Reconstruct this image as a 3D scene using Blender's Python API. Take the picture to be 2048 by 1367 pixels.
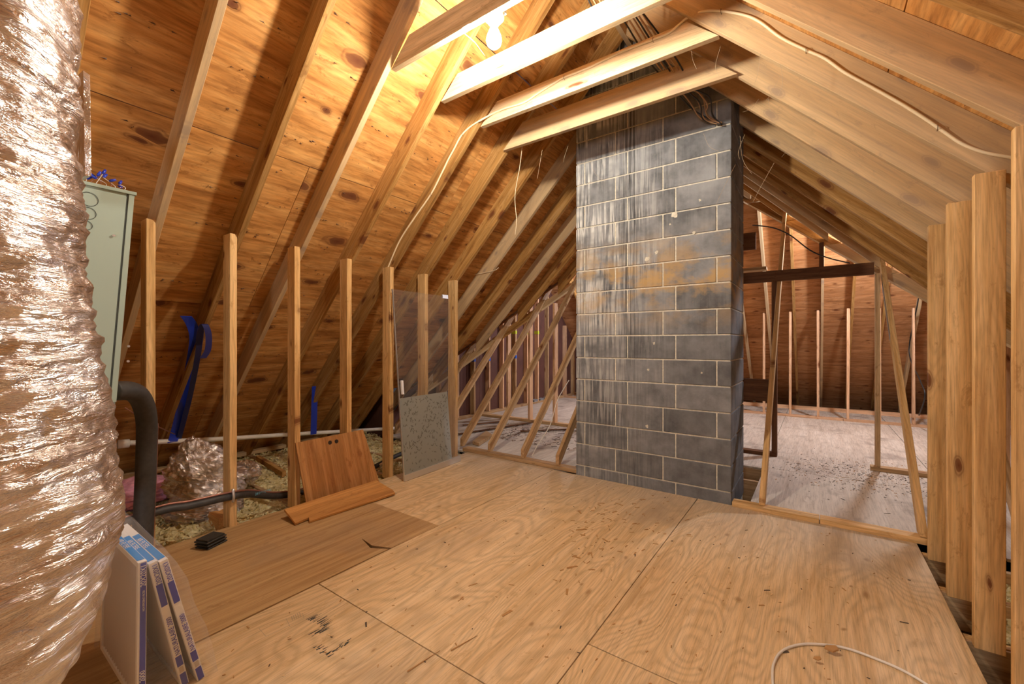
import bpy, bmesh, math, random
from mathutils import Vector, Matrix, noise
random.seed(7)
R = random.Random(11)
for o in list(bpy.data.objects): bpy.data.objects.remove(o)
sc = bpy.context.scene
COL = sc.collection

# ------------------------------------------------------------------ camera, world, lights, exposure
YAW = math.radians(35.56); FPX = 849.5; H = 1.25
cam = bpy.data.cameras.new('camera'); camo = bpy.data.objects.new('camera', cam); COL.objects.link(camo)
cam.sensor_fit = 'HORIZONTAL'; cam.sensor_width = 36.0; cam.lens = FPX / 2048 * 36; cam.shift_y = 0.0007
cam.clip_start = 0.02
camo.location = (0, 0, H); camo.rotation_euler = (math.pi / 2, 0, YAW)
sc.camera = camo
w = bpy.data.worlds.new('world'); sc.world = w; w.use_nodes = True
w.node_tree.nodes['Background'].inputs[0].default_value = (0.6, 0.65, 0.8, 1)
w.node_tree.nodes['Background'].inputs[1].default_value = 0.05
sc.view_settings.view_transform = 'Standard'; sc.view_settings.look = 'None'
sc.view_settings.gamma = 1.0; sc.view_settings.use_curve_mapping = False
sc.view_settings.exposure = 0.2
def lamp(name, loc, watts, col, rad):
    l = bpy.data.lights.new(name, 'POINT'); l.energy = watts; l.color = col; l.shadow_soft_size = rad
    o = bpy.data.objects.new(name, l); COL.objects.link(o); o.location = loc
    return o
BULB = Vector((-1.437, 1.84, 2.91))
# unseen fill light added behind the camera, and the work lamps of the main attic
lamp('rear_fill_light', (0.0, -1.7, 1.75), 115, (0.97, 0.98, 1.0), 0.30)
lamp('main_attic_light', (0.75, 6.9, 2.75), 200, (0.86, 0.90, 1.0), 0.06)
lamp('gable_attic_light', (-3.0, 7.4, 2.3), 100, (0.88, 0.88, 1.0), 0.10)

# ------------------------------------------------------------------ pixel -> world helpers
cF = Vector((-math.sin(YAW), math.cos(YAW), 0)); cR = Vector((math.cos(YAW), math.sin(YAW), 0))
def ray(u, v): return cF + cR * ((u - 1024) / FPX) + Vector((0, 0, (685 - v) / FPX))
def at_z(u, v, z): d = ray(u, v); return Vector((0, 0, H)) + d * ((z - H) / d.z)
def at_x(u, v, x): d = ray(u, v); return Vector((0, 0, H)) + d * (x / d.x)
def at_y(u, v, y): d = ray(u, v); return Vector((0, 0, H)) + d * (y / d.y)

# ------------------------------------------------------------------ materials
def newmat(name):
    m = bpy.data.materials.new(name); m.use_nodes = True
    nt = m.node_tree; b = nt.nodes['Principled BSDF']
    return m, nt, b
def N(nt, t, **kw):
    n = nt.nodes.new(t)
    for k, v in kw.items(): setattr(n, k, v)
    return n
def ramp(nt, fac, stops):
    r = N(nt, 'ShaderNodeValToRGB'); e = r.color_ramp.elements
    while len(e) > 1: e.remove(e[-1])
    e[0].position = stops[0][0]; e[0].color = stops[0][1] + (1,)
    for p, c in stops[1:]:
        x = e.new(p); x.color = c + (1,)
    nt.links.new(fac, r.inputs[0]); return r.outputs[0]
def mix(nt, fac, a, b, mode='MIX'):
    m = N(nt, 'ShaderNodeMixRGB', blend_type=mode)
    for i, x in enumerate((fac, a, b)):
        if isinstance(x, (int, float)): m.inputs[i].default_value = x
        elif isinstance(x, tuple): m.inputs[i].default_value = x + (1,)
        else: nt.links.new(x, m.inputs[i])
    return m.outputs[0]
def math_(nt, op, a, b=None, c=None):
    m = N(nt, 'ShaderNodeMath', operation=op)
    for i, x in enumerate((a, b, c)):
        if x is None: continue
        if isinstance(x, (int, float)): m.inputs[i].default_value = x
        else: nt.links.new(x, m.inputs[i])
    return m.outputs[0]
def mapping(nt, src, scale, loc=(0, 0, 0)):
    m = N(nt, 'ShaderNodeMapping'); m.inputs['Scale'].default_value = scale; m.inputs['Location'].default_value = loc
    nt.links.new(src, m.inputs[0]); return m.outputs[0]
def noise4(nt, vec, W, scale=1.0, detail=4, rough=0.55, dist=0.0):
    n = N(nt, 'ShaderNodeTexNoise', noise_dimensions='4D')
    n.inputs['Scale'].default_value = scale; n.inputs['Detail'].default_value = detail
    n.inputs['Roughness'].default_value = rough; n.inputs['Distortion'].default_value = dist
    nt.links.new(vec, n.inputs['Vector'])
    if W is not None: nt.links.new(W, n.inputs['W'])
    return n.outputs[0]
def bump(nt, b, h, strength, dist=0.002):
    bp = N(nt, 'ShaderNodeBump'); bp.inputs['Strength'].default_value = strength; bp.inputs['Distance'].default_value = dist
    nt.links.new(h, bp.inputs['Height']); nt.links.new(bp.outputs[0], b.inputs['Normal'])

def wood(name, light, mid, dark, fig=0.5, ring=30.0, ringmix=0.35, knots=0.0, knotcol=(0.16, 0.05, 0.015),
         across=24.0, along=1.2, stain=None, rough=0.75, vary=0.25, ringscale=(0.45, 5.0), knotscale=(2.2, 4.2), huemix=None, streak=0.35, dust_cool_light=False):
    m, nt, b = newmat(name)
    tc = N(nt, 'ShaderNodeTexCoord').outputs['Object']
    oi = N(nt, 'ShaderNodeObjectInfo').outputs['Random']
    W = math_(nt, 'MULTIPLY', oi, 93.0)
    g = noise4(nt, mapping(nt, tc, (along, across, across)), W, 1.0, 6, 0.6, 0.5)
    c = ramp(nt, g, [(0.28, dark), (0.46, mid), (0.68, light)])
    r = noise4(nt, mapping(nt, tc, (ringscale[0], ringscale[1], ringscale[1])), W, 1.0, 2, 0.4, 0.3)
    s = math_(nt, 'SINE', math_(nt, 'MULTIPLY', r, ring * 6.28))
    s = math_(nt, 'MULTIPLY_ADD', s, 0.5, 0.5)
    s = math_(nt, 'POWER', s, 2.0)
    c = mix(nt, math_(nt, 'MULTIPLY', s, ringmix), c, tuple(x * 0.62 for x in mid))
    big = noise4(nt, mapping(nt, tc, (0.8, 2.4, 2.4)), W, 1.0, 3, 0.5, 0.4)
    c = mix(nt, math_(nt, 'MULTIPLY', ramp(nt, big, [(0.4, (0, 0, 0)), (0.7, (1, 1, 1))]), fig), c, mix(nt, 1.0, c, tuple(0.62 + 0.25 * x for x in mid), 'MULTIPLY'))
    # hair-fine grain
    g3 = noise4(nt, mapping(nt, tc, (along * 5, across * 7, across * 7)), W, 1.0, 4, 0.7, 0.1)
    c = mix(nt, 0.55, c, mix(nt, 1.0, c, ramp(nt, g3, [(0.3, (0.45, 0.40, 0.35)), (0.5, (1, 1, 1)), (0.72, (1.25, 1.2, 1.1))]), 'MULTIPLY'))
    # scattered blemishes
    g4 = noise4(nt, mapping(nt, tc, (7, 16, 16)), W, 1.0, 5, 0.75, 0.6)
    c = mix(nt, ramp(nt, g4, [(0.57, (0, 0, 0)), (0.66, (0.65, 0.65, 0.65))]), c, tuple(x * 0.9 for x in dark))
    # second, finer dark streaking
    g2 = noise4(nt, mapping(nt, tc, (along * 2.5, across * 3.2, across * 3.2)), W, 1.0, 3, 0.6, 0.2)
    c = mix(nt, math_(nt, 'MULTIPLY', ramp(nt, g2, [(0.50, (0, 0, 0)), (0.68, (1, 1, 1))]), streak), c, tuple(x * 0.75 for x in dark))
    if knots > 0:
        v = N(nt, 'ShaderNodeTexVoronoi', voronoi_dimensions='2D'); v.inputs['Scale'].default_value = 1.0
        nz = N(nt, 'ShaderNodeTexNoise'); nz.inputs['Scale'].default_value = 7; nt.links.new(tc, nz.inputs['Vector'])
        vm = mapping(nt, tc, (knotscale[0], knotscale[1], knotscale[1]))
        va = N(nt, 'ShaderNodeVectorMath', operation='ADD'); nt.links.new(vm, va.inputs[0])
        vs = N(nt, 'ShaderNodeVectorMath', operation='SCALE'); nt.links.new(nz.outputs[1], vs.inputs[0]); vs.inputs['Scale'].default_value = 0.20
        nt.links.new(vs.outputs[0], va.inputs[1])
        vb = N(nt, 'ShaderNodeVectorMath', operation='ADD'); nt.links.new(va.outputs[0], vb.inputs[0])
        cw = N(nt, 'ShaderNodeCombineXYZ'); nt.links.new(W, cw.inputs[0]); nt.links.new(W, cw.inputs[1]); nt.links.new(cw.outputs[0], vb.inputs[1])
        nt.links.new(vb.outputs[0], v.inputs['Vector'])
        sc_ = N(nt, 'ShaderNodeSeparateColor'); nt.links.new(v.outputs['Color'], sc_.inputs[0])
        keep = math_(nt, 'LESS_THAN', sc_.outputs[0], 0.55)
        # each knot its own size
        dd = math_(nt, 'DIVIDE', v.outputs['Distance'], math_(nt, 'MULTIPLY_ADD', sc_.outputs[1], 0.8, 0.5))
        k = ramp(nt, dd, [(0.0, (1, 1, 1)), (knots * 0.50, (0.85, 0.85, 0.85)), (knots * 0.60, (0.35, 0.35, 0.35)), (knots * 0.75, (0.6, 0.6, 0.6)), (knots * 0.85, (0.2, 0.2, 0.2)), (knots * 1.2, (0, 0, 0))])
        c = mix(nt, math_(nt, 'MULTIPLY', k, keep), c, knotcol)
    # one piece lighter or darker than the next
    vv = math_(nt, 'MULTIPLY_ADD', oi, vary, 1.0 - vary * 0.5)
    comb = N(nt, 'ShaderNodeCombineColor')
    for i in range(3): nt.links.new(vv, comb.inputs[i])
    c = mix(nt, 1.0, c, comb.outputs[0], 'MULTIPLY')
    if huemix:
        c = mix(nt, math_(nt, 'GREATER_THAN', oi, huemix[0]), c, mix(nt, 0.45, c, huemix[1]))
    if dust_cool_light:  # grey of dust and spilled cool light, painted in towards the chimney
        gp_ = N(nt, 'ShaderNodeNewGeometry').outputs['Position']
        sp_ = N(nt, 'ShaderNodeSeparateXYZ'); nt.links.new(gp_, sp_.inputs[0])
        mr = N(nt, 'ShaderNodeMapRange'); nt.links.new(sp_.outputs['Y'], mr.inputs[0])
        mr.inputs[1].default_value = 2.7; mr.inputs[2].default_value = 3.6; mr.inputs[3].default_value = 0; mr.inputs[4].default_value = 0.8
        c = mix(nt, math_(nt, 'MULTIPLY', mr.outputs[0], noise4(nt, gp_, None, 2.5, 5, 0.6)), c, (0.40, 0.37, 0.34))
    if stain:
        geo = N(nt, 'ShaderNodeNewGeometry').outputs['Position']
        sn = noise4(nt, mapping(nt, geo, stain[1]), None, 1.0, 5, 0.6, 0.2)
        c = mix(nt, ramp(nt, sn, [(stain[2], (0, 0, 0)), (stain[3], (1, 1, 1))]), c, stain[0])
    nt.links.new(c, b.inputs['Base Color']); b.inputs['Roughness'].default_value = rough
    b.inputs['Specular IOR Level'].default_value = 0.25
    bump(nt, b, g, 0.35, 0.002)
    return m
def plain(name, col, rough=0.6, metal=0.0, nscale=0, namt=0.15, spec=0.5, bumpamt=0.0):
    m, nt, b = newmat(name)
    b.inputs['Roughness'].default_value = rough; b.inputs['Metallic'].default_value = metal
    b.inputs['Specular IOR Level'].default_value = spec
    if nscale:
        tc = N(nt, 'ShaderNodeTexCoord').outputs['Object']
        n = noise4(nt, tc, None, nscale, 5, 0.6)
        c = ramp(nt, n, [(0.3, tuple(x * (1 - namt) for x in col)), (0.7, tuple(min(1, x * (1 + namt)) for x in col))])
        nt.links.new(c, b.inputs['Base Color'])
        if bumpamt: bump(nt, b, n, bumpamt, 0.004)
    else:
        b.inputs['Base Color'].default_value = col + (1,)
    return m

M = {}
M['rafter'] = wood('rafter_lumber', (0.66, 0.40, 0.155), (0.50, 0.265, 0.075), (0.25, 0.105, 0.025), knots=0.16, vary=0.5, huemix=(0.55, (0.62, 0.54, 0.38)), across=24, ringmix=.30, knotscale=(2.2, 5.5))
M['stud'] = wood('stud_lumber', (0.84, 0.58, 0.29), (0.71, 0.45, 0.19), (0.46, 0.24, 0.08), knots=0.13, vary=0.2, ringmix=.28, knotscale=(2.2, 6.5))
M['tie'] = wood('tie_lumber', (0.84, 0.68, 0.44), (0.74, 0.56, 0.33), (0.54, 0.36, 0.18), knots=0.10, vary=0.08, ring=14, ringmix=.3, knotscale=(1.2, 6), streak=.15)
M['brace'] = wood('brace_lumber', (0.66, 0.47, 0.27), (0.50, 0.32, 0.16), (0.25, 0.14, 0.06), knots=0.16, vary=0.3, ringmix=.2, knotscale=(2.5, 6))
M['pale'] = wood('pale_stud_lumber', (0.80, 0.54, 0.35), (0.68, 0.42, 0.24), (0.45, 0.24, 0.11), knots=0.12, vary=0.25)
M['darkwood'] = wood('dark_lumber', (0.22, 0.105, 0.045), (0.14, 0.06, 0.025), (0.07, 0.03, 0.012), vary=0.3)
M['sheath'] = wood('roof_plywood', (0.80, 0.46, 0.165), (0.60, 0.285, 0.08), (0.27, 0.105, 0.025), fig=0.6, ring=16, ringmix=0.32, knots=0.17,
                   knotcol=(0.13, 0.04, 0.015), across=13, along=1.6, vary=0.10, ringscale=(0.8, 3.4), knotscale=(1.5, 3.2), streak=.4)
M['farply'] = wood('far_roof_plywood', (0.62, 0.33, 0.15), (0.50, 0.235, 0.09), (0.24, 0.095, 0.035), fig=0.7, ring=20, ringmix=0.35, knots=0.12,
                   across=16, along=1.6, vary=0.25, ringscale=(0.9, 3.6), knotscale=(2.2, 4.5))
M['floor'] = wood('floor_plywood', (0.80, 0.62, 0.39), (0.72, 0.525, 0.295), (0.56, 0.37, 0.18), dust_cool_light=True, fig=0.25, ring=30, ringmix=0.42, knots=0.06,
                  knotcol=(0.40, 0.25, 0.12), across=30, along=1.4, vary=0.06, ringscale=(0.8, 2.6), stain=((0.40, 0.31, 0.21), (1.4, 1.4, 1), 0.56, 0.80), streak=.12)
M['floorold'] = wood('old_floor_plywood', (0.60, 0.42, 0.21), (0.52, 0.335, 0.155), (0.36, 0.20, 0.08), fig=0.5, ring=8, ringmix=0.15,
                     across=30, along=1.0, vary=0.05, ringscale=(0.4, 3.0), stain=((0.34, 0.24, 0.15), (1.4, 1.4, 1), 0.5, 0.8), streak=.25)
M['floorfar'] = wood('dusty_floor_plywood', (0.62, 0.57, 0.50), (0.54, 0.48, 0.41), (0.40, 0.34, 0.28), fig=0.3, ring=14, ringmix=0.12,
                     across=14, along=1.2, vary=0.08, stain=((0.26, 0.22, 0.19), (2.4, 2.4, 1), 0.54, 0.70), streak=.2)
M['redply'] = wood('red_brown_plywood', (0.64, 0.35, 0.14), (0.50, 0.24, 0.08), (0.28, 0.10, 0.03), ring=10, ringmix=.5, across=22, along=1.0, vary=0, ringscale=(0.5, 6))
M['orangeboard'] = wood('orange_board', (0.70, 0.39, 0.14), (0.60, 0.305, 0.095), (0.40, 0.17, 0.05), ring=6, ringmix=.3, across=18, along=.8, vary=0)
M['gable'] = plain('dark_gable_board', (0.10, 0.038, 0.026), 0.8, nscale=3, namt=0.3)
M['mortar'] = plain('grey_mortar', (0.62, 0.59, 0.49), 0.95, nscale=40, namt=0.25, bumpamt=0.5)
M['drywall'] = plain('paper_backing', (0.30, 0.24, 0.17), 0.9, nscale=5)
M['green'] = plain('green_grey_enamel', (0.34, 0.42, 0.35), 0.42)
M['greendark'] = plain('shadow_gap', (0.05, 0.06, 0.05), 0.7)
M['black'] = plain('black_foam_rubber', (0.045, 0.043, 0.042), 0.55, nscale=30, namt=0.3)
M['blackplastic'] = plain('black_plastic', (0.035, 0.033, 0.028), 0.5, nscale=20, namt=0.4)
M['copper'] = plain('pinkish_copper', (0.42, 0.20, 0.15), 0.4, 0.5)
M['pvc'] = plain('white_pvc', (0.82, 0.80, 0.74), 0.4, nscale=8, namt=0.08)
M['blue'] = plain('blue_strap_plastic', (0.02, 0.05, 0.50), 0.3)
M['bluedark'] = plain('dark_blue_strap_plastic', (0.01, 0.015, 0.12), 0.35)
M['cable'] = plain('cream_cable', (0.80, 0.68, 0.46), 0.5)
M['cabletan'] = plain('tan_cable', (0.42, 0.25, 0.13), 0.6)
M['cablewhite'] = plain('white_cable', (0.80, 0.77, 0.70), 0.45)
M['cableblack'] = plain('black_cable', (0.02, 0.02, 0.02), 0.5)
M['alu'] = plain('aluminium', (0.72, 0.72, 0.72), 0.35, 0.8)
M['steel'] = plain('nail_steel', (0.13, 0.08, 0.05), 0.6, 0.4)
M['white'] = plain('white_card', (0.93, 0.95, 1.0), 0.6)
M['bluebright'] = plain('bright_blue_print', (0.02, 0.32, 0.95), 0.5)
M['navy'] = plain('navy_print', (0.03, 0.05, 0.55), 0.5)
M['cyanprint'] = plain('cyan_print', (0.25, 0.6, 0.75), 0.5)
M['pleat'] = plain('filter_pleats', (0.60, 0.56, 0.56), 0.9)
M['pink'] = plain('pink_fibreglass', (0.85, 0.36, 0.48), 0.95, nscale=14, namt=0.4, bumpamt=1.0)
M['yellowtape'] = plain('yellow_tape', (0.60, 0.72, 0.05), 0.5)
M['bluetape'] = plain('blue_tape', (0.03, 0.12, 0.55), 0.5)
M['chip'] = plain('wood_splinter', (0.46, 0.25, 0.09), 0.8)
M['chippale'] = plain('pale_splinter', (0.78, 0.55, 0.28), 0.8)
M['ink'] = plain('black_ink', (0.04, 0.05, 0.045), 0.8)
M['inkfaint'] = plain('faded_ink', (0.32, 0.28, 0.2), 0.8)
M['dirt'] = plain('dark_dirt', (0.10, 0.07, 0.05), 0.95)
M['gap'] = plain('dark_gap', (0.03, 0.018, 0.01), 0.95)
M['greybox'] = plain('grey_metal_box', (0.36, 0.38, 0.40), 0.5, 0.3)
M['bluefoil'] = plain('blue_silver_foil', (0.25, 0.40, 0.62), 0.2, 0.9)
M['porcelain'] = plain('porcelain', (0.8, 0.78, 0.74), 0.3)
M['web'] = plain('dusty_cobweb', (0.45, 0.36, 0.24), 0.9)

def insul_mat():
    m, nt, b = newmat('yellow_blown_insulation')
    tc = N(nt, 'ShaderNodeTexCoord').outputs['Object']
    n = noise4(nt, tc, None, 38, 6, 0.7, 0.8)
    n2 = noise4(nt, tc, None, 4, 3, 0.5)
    c = ramp(nt, n, [(0.32, (0.42, 0.32, 0.12)), (0.44, (0.78, 0.66, 0.30)), (0.60, (0.95, 0.88, 0.58))])
    c = mix(nt, ramp(nt, n2, [(0.55, (0, 0, 0)), (0.75, (0.7, 0.7, 0.7))]), c, (0.40, 0.28, 0.10))
    nt.links.new(c, b.inputs['Base Color']); b.inputs['Roughness'].default_value = 1.0
    bump(nt, b, n, 1.0, 0.02); return m
M['insul'] = insul_mat()

def foil_mat(name, scale, aniso, tint=(0.92, 0.93, 0.97), rough=0.26, bs=1.0, sheen=(0.64, 0.56, 0.51)):
    m, nt, b = newmat(name)
    tc = N(nt, 'ShaderNodeTexCoord').outputs['Object']
    n = noise4(nt, mapping(nt, tc, aniso), None, scale, 5, 0.62, 0.9)
    n2 = noise4(nt, mapping(nt, tc, aniso), None, scale * 0.35, 3, 0.5, 0.5)
    c = ramp(nt, n2, [(0.38, sheen), (0.60, tint)])
    nt.links.new(c, b.inputs['Base Color']); b.inputs['Metallic'].default_value = 0.92
    b.inputs['Roughness'].default_value = rough
    bump(nt, b, n, bs, 0.02); return m
M['foil'] = foil_mat('crinkled_foil', 11, (1, 1, 4.5))
M['foil2'] = foil_mat('dull_crinkled_foil', 14, (1, 1, 2.0), tint=(0.93, 0.93, 0.95), sheen=(0.6, 0.54, 0.46))

def block_mat():
    m, nt, b = newmat('dark_concrete_block')
    tc = N(nt, 'ShaderNodeNewGeometry').outputs['Position']
    oi = N(nt, 'ShaderNodeObjectInfo').outputs['Random']
    fine = noise4(nt, tc, None, 85, 5, 0.75)
    med = noise4(nt, tc, None, 9, 5, 0.6)
    c = ramp(nt, med, [(0.3, (0.085, 0.090, 0.098)), (0.7, (0.19, 0.20, 0.215))])
    c = mix(nt, ramp(nt, fine, [(0.60, (0, 0, 0)), (0.76, (0.55, 0.55, 0.55))]), c, (0.40, 0.40, 0.38))
    c = mix(nt, ramp(nt, fine, [(0.24, (0.6, 0.6, 0.6)), (0.36, (0, 0, 0))]), c, (0.03, 0.03, 0.035))
    vv = math_(nt, 'MULTIPLY_ADD', oi, 0.5, 0.75)
    comb = N(nt, 'ShaderNodeCombineColor')
    for i in range(3): nt.links.new(vv, comb.inputs[i])
    c = mix(nt, 1.0, c, comb.outputs[0], 'MULTIPLY')
    sep = N(nt, 'ShaderNodeSeparateXYZ'); nt.links.new(tc, sep.inputs[0])
    # white lime runs: vertical streaks, strongest on the left and upper courses
    st = noise4(nt, mapping(nt, tc, (48, 48, 2.2)), None, 1.0, 4, 0.6, 0.3)
    pat = noise4(nt, mapping(nt, tc, (2.2, 2.2, 4.5)), None, 1.0, 3, 0.55)
    left = N(nt, 'ShaderNodeMapRange'); nt.links.new(sep.outputs['X'], left.inputs[0])
    left.inputs[1].default_value = -0.95; left.inputs[2].default_value = -1.75; left.inputs[3].default_value = 0.05; left.inputs[4].default_value = 1.0
    up = N(nt, 'ShaderNodeMapRange'); nt.links.new(sep.outputs['Z'], up.inputs[0])
    up.inputs[1].default_value = 0.4; up.inputs[2].default_value = 2.3; up.inputs[3].default_value = 0.25; up.inputs[4].default_value = 1.0
    f = math_(nt, 'MULTIPLY', ramp(nt, st, [(0.46, (0, 0, 0)), (0.56, (1, 1, 1))]), ramp(nt, pat, [(0.38, (0.1, 0.1, 0.1)), (0.56, (1, 1, 1))]))
    f = math_(nt, 'MULTIPLY', f, math_(nt, 'MULTIPLY', left.outputs[0], up.outputs[0]))
    c = mix(nt, math_(nt, 'MULTIPLY', f, 0.95), c, (0.78, 0.79, 0.76))
    # pale dust across the upper half
    f3 = math_(nt, 'MULTIPLY', ramp(nt, noise4(nt, tc, None, 3.5, 4, 0.55), [(0.40, (0, 0, 0)), (0.66, (0.9, 0.9, 0.9))]), up.outputs[0])
    c = mix(nt, math_(nt, 'MULTIPLY', f3, 0.6), c, (0.42, 0.44, 0.46))
    # rust coloured patches at mid height
    zc = math_(nt, 'SUBTRACT', 1.0, math_(nt, 'MULTIPLY', math_(nt, 'ABSOLUTE', math_(nt, 'SUBTRACT', sep.outputs['Z'], 1.78)), 2.2))
    zc = math_(nt, 'MAXIMUM', zc, 0.0)
    rn = noise4(nt, mapping(nt, tc, (3.6, 3.6, 5.5), (3.1, 0, 1.7)), None, 1.0, 5, 0.65, 0.3)
    fr = math_(nt, 'MULTIPLY', ramp(nt, rn, [(0.45, (0, 0, 0)), (0.58, (1, 1, 1))]), zc)
    c = mix(nt, math_(nt, 'MULTIPLY', fr, 0.85), c, (0.48, 0.31, 0.12))
    # black tar run
    tr = noise4(nt, mapping(nt, tc, (95, 95, 0.9), (2, 0, 0)), None, 1.0, 2, 0.5)
    xc = math_(nt, 'MAXIMUM', math_(nt, 'SUBTRACT', 1.0, math_(nt, 'MULTIPLY', math_(nt, 'ABSOLUTE', math_(nt, 'SUBTRACT', sep.outputs['X'], -1.33)), 11)), 0)
    ft = math_(nt, 'MULTIPLY', ramp(nt, tr, [(0.50, (0, 0, 0)), (0.60, (1, 1, 1))]), math_(nt, 'MULTIPLY', xc, up.outputs[0]))
    c = mix(nt, math_(nt, 'MULTIPLY', ft, 1.2), c, (0.02, 0.02, 0.022))
    nt.links.new(c, b.inputs['Base Color']); b.inputs['Roughness'].default_value = 0.9
    bump(nt, b, fine, 0.6, 0.003); return m
M['block'] = block_mat()

def glass_mat(name, col, alpha, rough):
    m, nt, b = newmat(name)
    b.inputs['Base Color'].default_value = col + (1,); b.inputs['Roughness'].default_value = rough
    b.inputs['Alpha'].default_value = alpha; b.inputs['Specular IOR Level'].default_value = 0.8
    return m
M['clear'] = glass_mat('clear_glass', (0.35, 0.36, 0.36), 0.09, 0.05)
M['bag'] = glass_mat('clear_plastic_bag', (0.92, 0.94, 1.0), 0.12, 0.10)
def frost_mat():
    m, nt, b = newmat('etched_leaf_glass')
    b.inputs['Base Color'].default_value = (0.36, 0.38, 0.35, 1); b.inputs['Roughness'].default_value = 0.6
    b.inputs['Alpha'].default_value = 0.72; return m
M['frost'] = frost_mat()
M['leafmark'] = plain('dark_leaf_mark', (0.17, 0.17, 0.15), 0.8)
def emit(name, col, s):
    m, nt, b = newmat(name)
    b.inputs['Emission Color'].default_value = col + (1,); b.inputs['Emission Strength'].default_value = s
    b.inputs['Base Color'].default_value = (1, 1, 1, 1); return m
M['bulb'] = emit('lit_bulb_glass', (1, 0.90, 0.76), 1350)

# ------------------------------------------------------------------ object helpers
def link(o, parent=None):
    COL.objects.link(o)
    if parent is not None:
        o.parent = parent; o.matrix_parent_inverse = INV[parent.name] if parent.name in INV else parent_inv(parent)
    return o
INV = {}
def parent_inv(p):
    m = p.matrix_basis.copy(); q = p.parent
    if q is not None: m = q.matrix_basis @ p.matrix_parent_inverse @ m if False else world_of(p)
    return m.inverted()
def world_of(p):
    if p.parent is None: return p.matrix_basis.copy()
    return world_of(p.parent) @ p.matrix_parent_inverse @ p.matrix_basis
def empty(name, loc=(0, 0, 0)):
    o = bpy.data.objects.new(name, None); o.empty_display_size = 0.1; COL.objects.link(o); o.location = loc
    return o
def thing(name, label, cat, loc=(0, 0, 0), group=None):
    o = empty(name, loc); return tag(o, label, cat, group)
def tag(o, label, cat, group=None):
    o['label'] = label; o['category'] = cat
    if group: o['group'] = group
    return o
def struct(name):
    o = empty(name); o['kind'] = 'structure'; return o
def meshobj(name, verts, faces, mat, parent=None, matrix=None, smooth=False):
    me = bpy.data.meshes.new(name); me.from_pydata([tuple(v) for v in verts], [], faces); me.update()
    if smooth:
        for p in me.polygons: p.use_smooth = True
    o = bpy.data.objects.new(name, me)
    if isinstance(mat, (list, tuple)):
        for mm in mat: me.materials.append(mm)
    else: me.materials.append(mat)
    if matrix is not None: o.matrix_basis = matrix
    return link(o, parent)
def prism(name, pts, ext, ex, mat, parent=None, bevel=0.0, jitter=0.0):
    """solid: world polygon pts pushed along ext; local x runs along ex (grain)."""
    pts = [Vector(p) for p in pts]; ext = Vector(ext); ex = Vector(ex).normalized()
    ez = ext.normalized(); ez = (ez - ex * ez.dot(ex)).normalized(); ey = ez.cross(ex)
    org = pts[0].copy()
    rot = Matrix((ex, ey, ez)).transposed()
    mat4 = rot.to_4x4(); mat4.translation = org
    inv = rot.transposed()
    n = len(pts)
    vs = [inv @ (p - org) for p in pts] + [inv @ (p + ext - org) for p in pts]
    bm = bmesh.new(); bv = [bm.verts.new(v) for v in vs]
    bm.faces.new(bv[:n]); bm.faces.new(bv[n:][::-1])
    for i in range(n): bm.faces.new((bv[i], bv[n + i], bv[n + (i + 1) % n], bv[(i + 1) % n]))
    bmesh.ops.recalc_face_normals(bm, faces=bm.faces)
    if bevel > 0: bmesh.ops.bevel(bm, geom=list(bm.edges), offset=bevel, segments=1, affect='EDGES', profile=0.5)
    me = bpy.data.meshes.new(name); bm.to_mesh(me); bm.free(); me.materials.append(mat)
    o = bpy.data.objects.new(name, me); o.matrix_basis = mat4
    return link(o, parent)
def box(name, lo, hi, mat, parent=None, grain=0, bevel=0.0):
    x0, y0, z0 = lo; x1, y1, z1 = hi
    if grain == 2:
        return prism(name, [(x0, y0, z0), (x1, y0, z0), (x1, y0, z1), (x0, y0, z1)], (0, y1 - y0, 0), (0, 0, 1), mat, parent, bevel)
    ex = (1, 0, 0) if grain == 0 else (0, 1, 0)
    return prism(name, [(x0, y0, z0), (x1, y0, z0), (x1, y1, z0), (x0, y1, z0)], (0, 0, z1 - z0), ex, mat, parent, bevel)
def tube_geo(path, radii, seg=12, cap=True):
    path = [Vector(p) for p in path]; n = len(path)
    if not isinstance(radii, (list, tuple)): radii = [radii] * n
    vs = []; fs = []; prev = None
    for i, p in enumerate(path):
        t = (path[min(i + 1, n - 1)] - path[max(i - 1, 0)]).normalized()
        if prev is None:
            a = Vector((0, 0, 1)) if abs(t.z) < 0.9 else Vector((1, 0, 0)); nx = t.cross(a).normalized()
        else:
            nx = (prev - t * prev.dot(t)).normalized()
        prev = nx; ny = t.cross(nx)
        for j in range(seg):
            an = 2 * math.pi * j / seg
            vs.append(p + (nx * math.cos(an) + ny * math.sin(an)) * radii[i])
    for i in range(n - 1):
        for j in range(seg):
            a = i * seg + j; b_ = i * seg + (j + 1) % seg
            fs.append((a, b_, b_ + seg, a + seg))
    if cap:
        fs.append(tuple(range(seg))[::-1]); fs.append(tuple((n - 1) * seg + j for j in range(seg)))
    return vs, fs
def smoothpath(pts, sub=6):
    pts = [Vector(p) for p in pts]; out = []
    for i in range(len(pts) - 1):
        p0 = pts[max(i - 1, 0)]; p1 = pts[i]; p2 = pts[i + 1]; p3 = pts[min(i + 2, len(pts) - 1)]
        for k in range(sub):
            t = k / sub
            out.append(0.5 * ((2 * p1) + (p2 - p0) * t + (2 * p0 - 5 * p1 + 4 * p2 - p3) * t * t + (3 * p1 - p0 - 3 * p2 + p3) * t ** 3))
    out.append(pts[-1]); return out
def tube(name, pts, r, mat, parent=None, sub=6, seg=10):
    path = smoothpath(pts, sub) if sub > 1 else [Vector(p) for p in pts]
    vs, fs = tube_geo(path, r, seg)
    org = path[0].copy()
    return meshobj(name, [v - org for v in vs], fs, mat, parent, Matrix.Translation(org), True)
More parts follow.
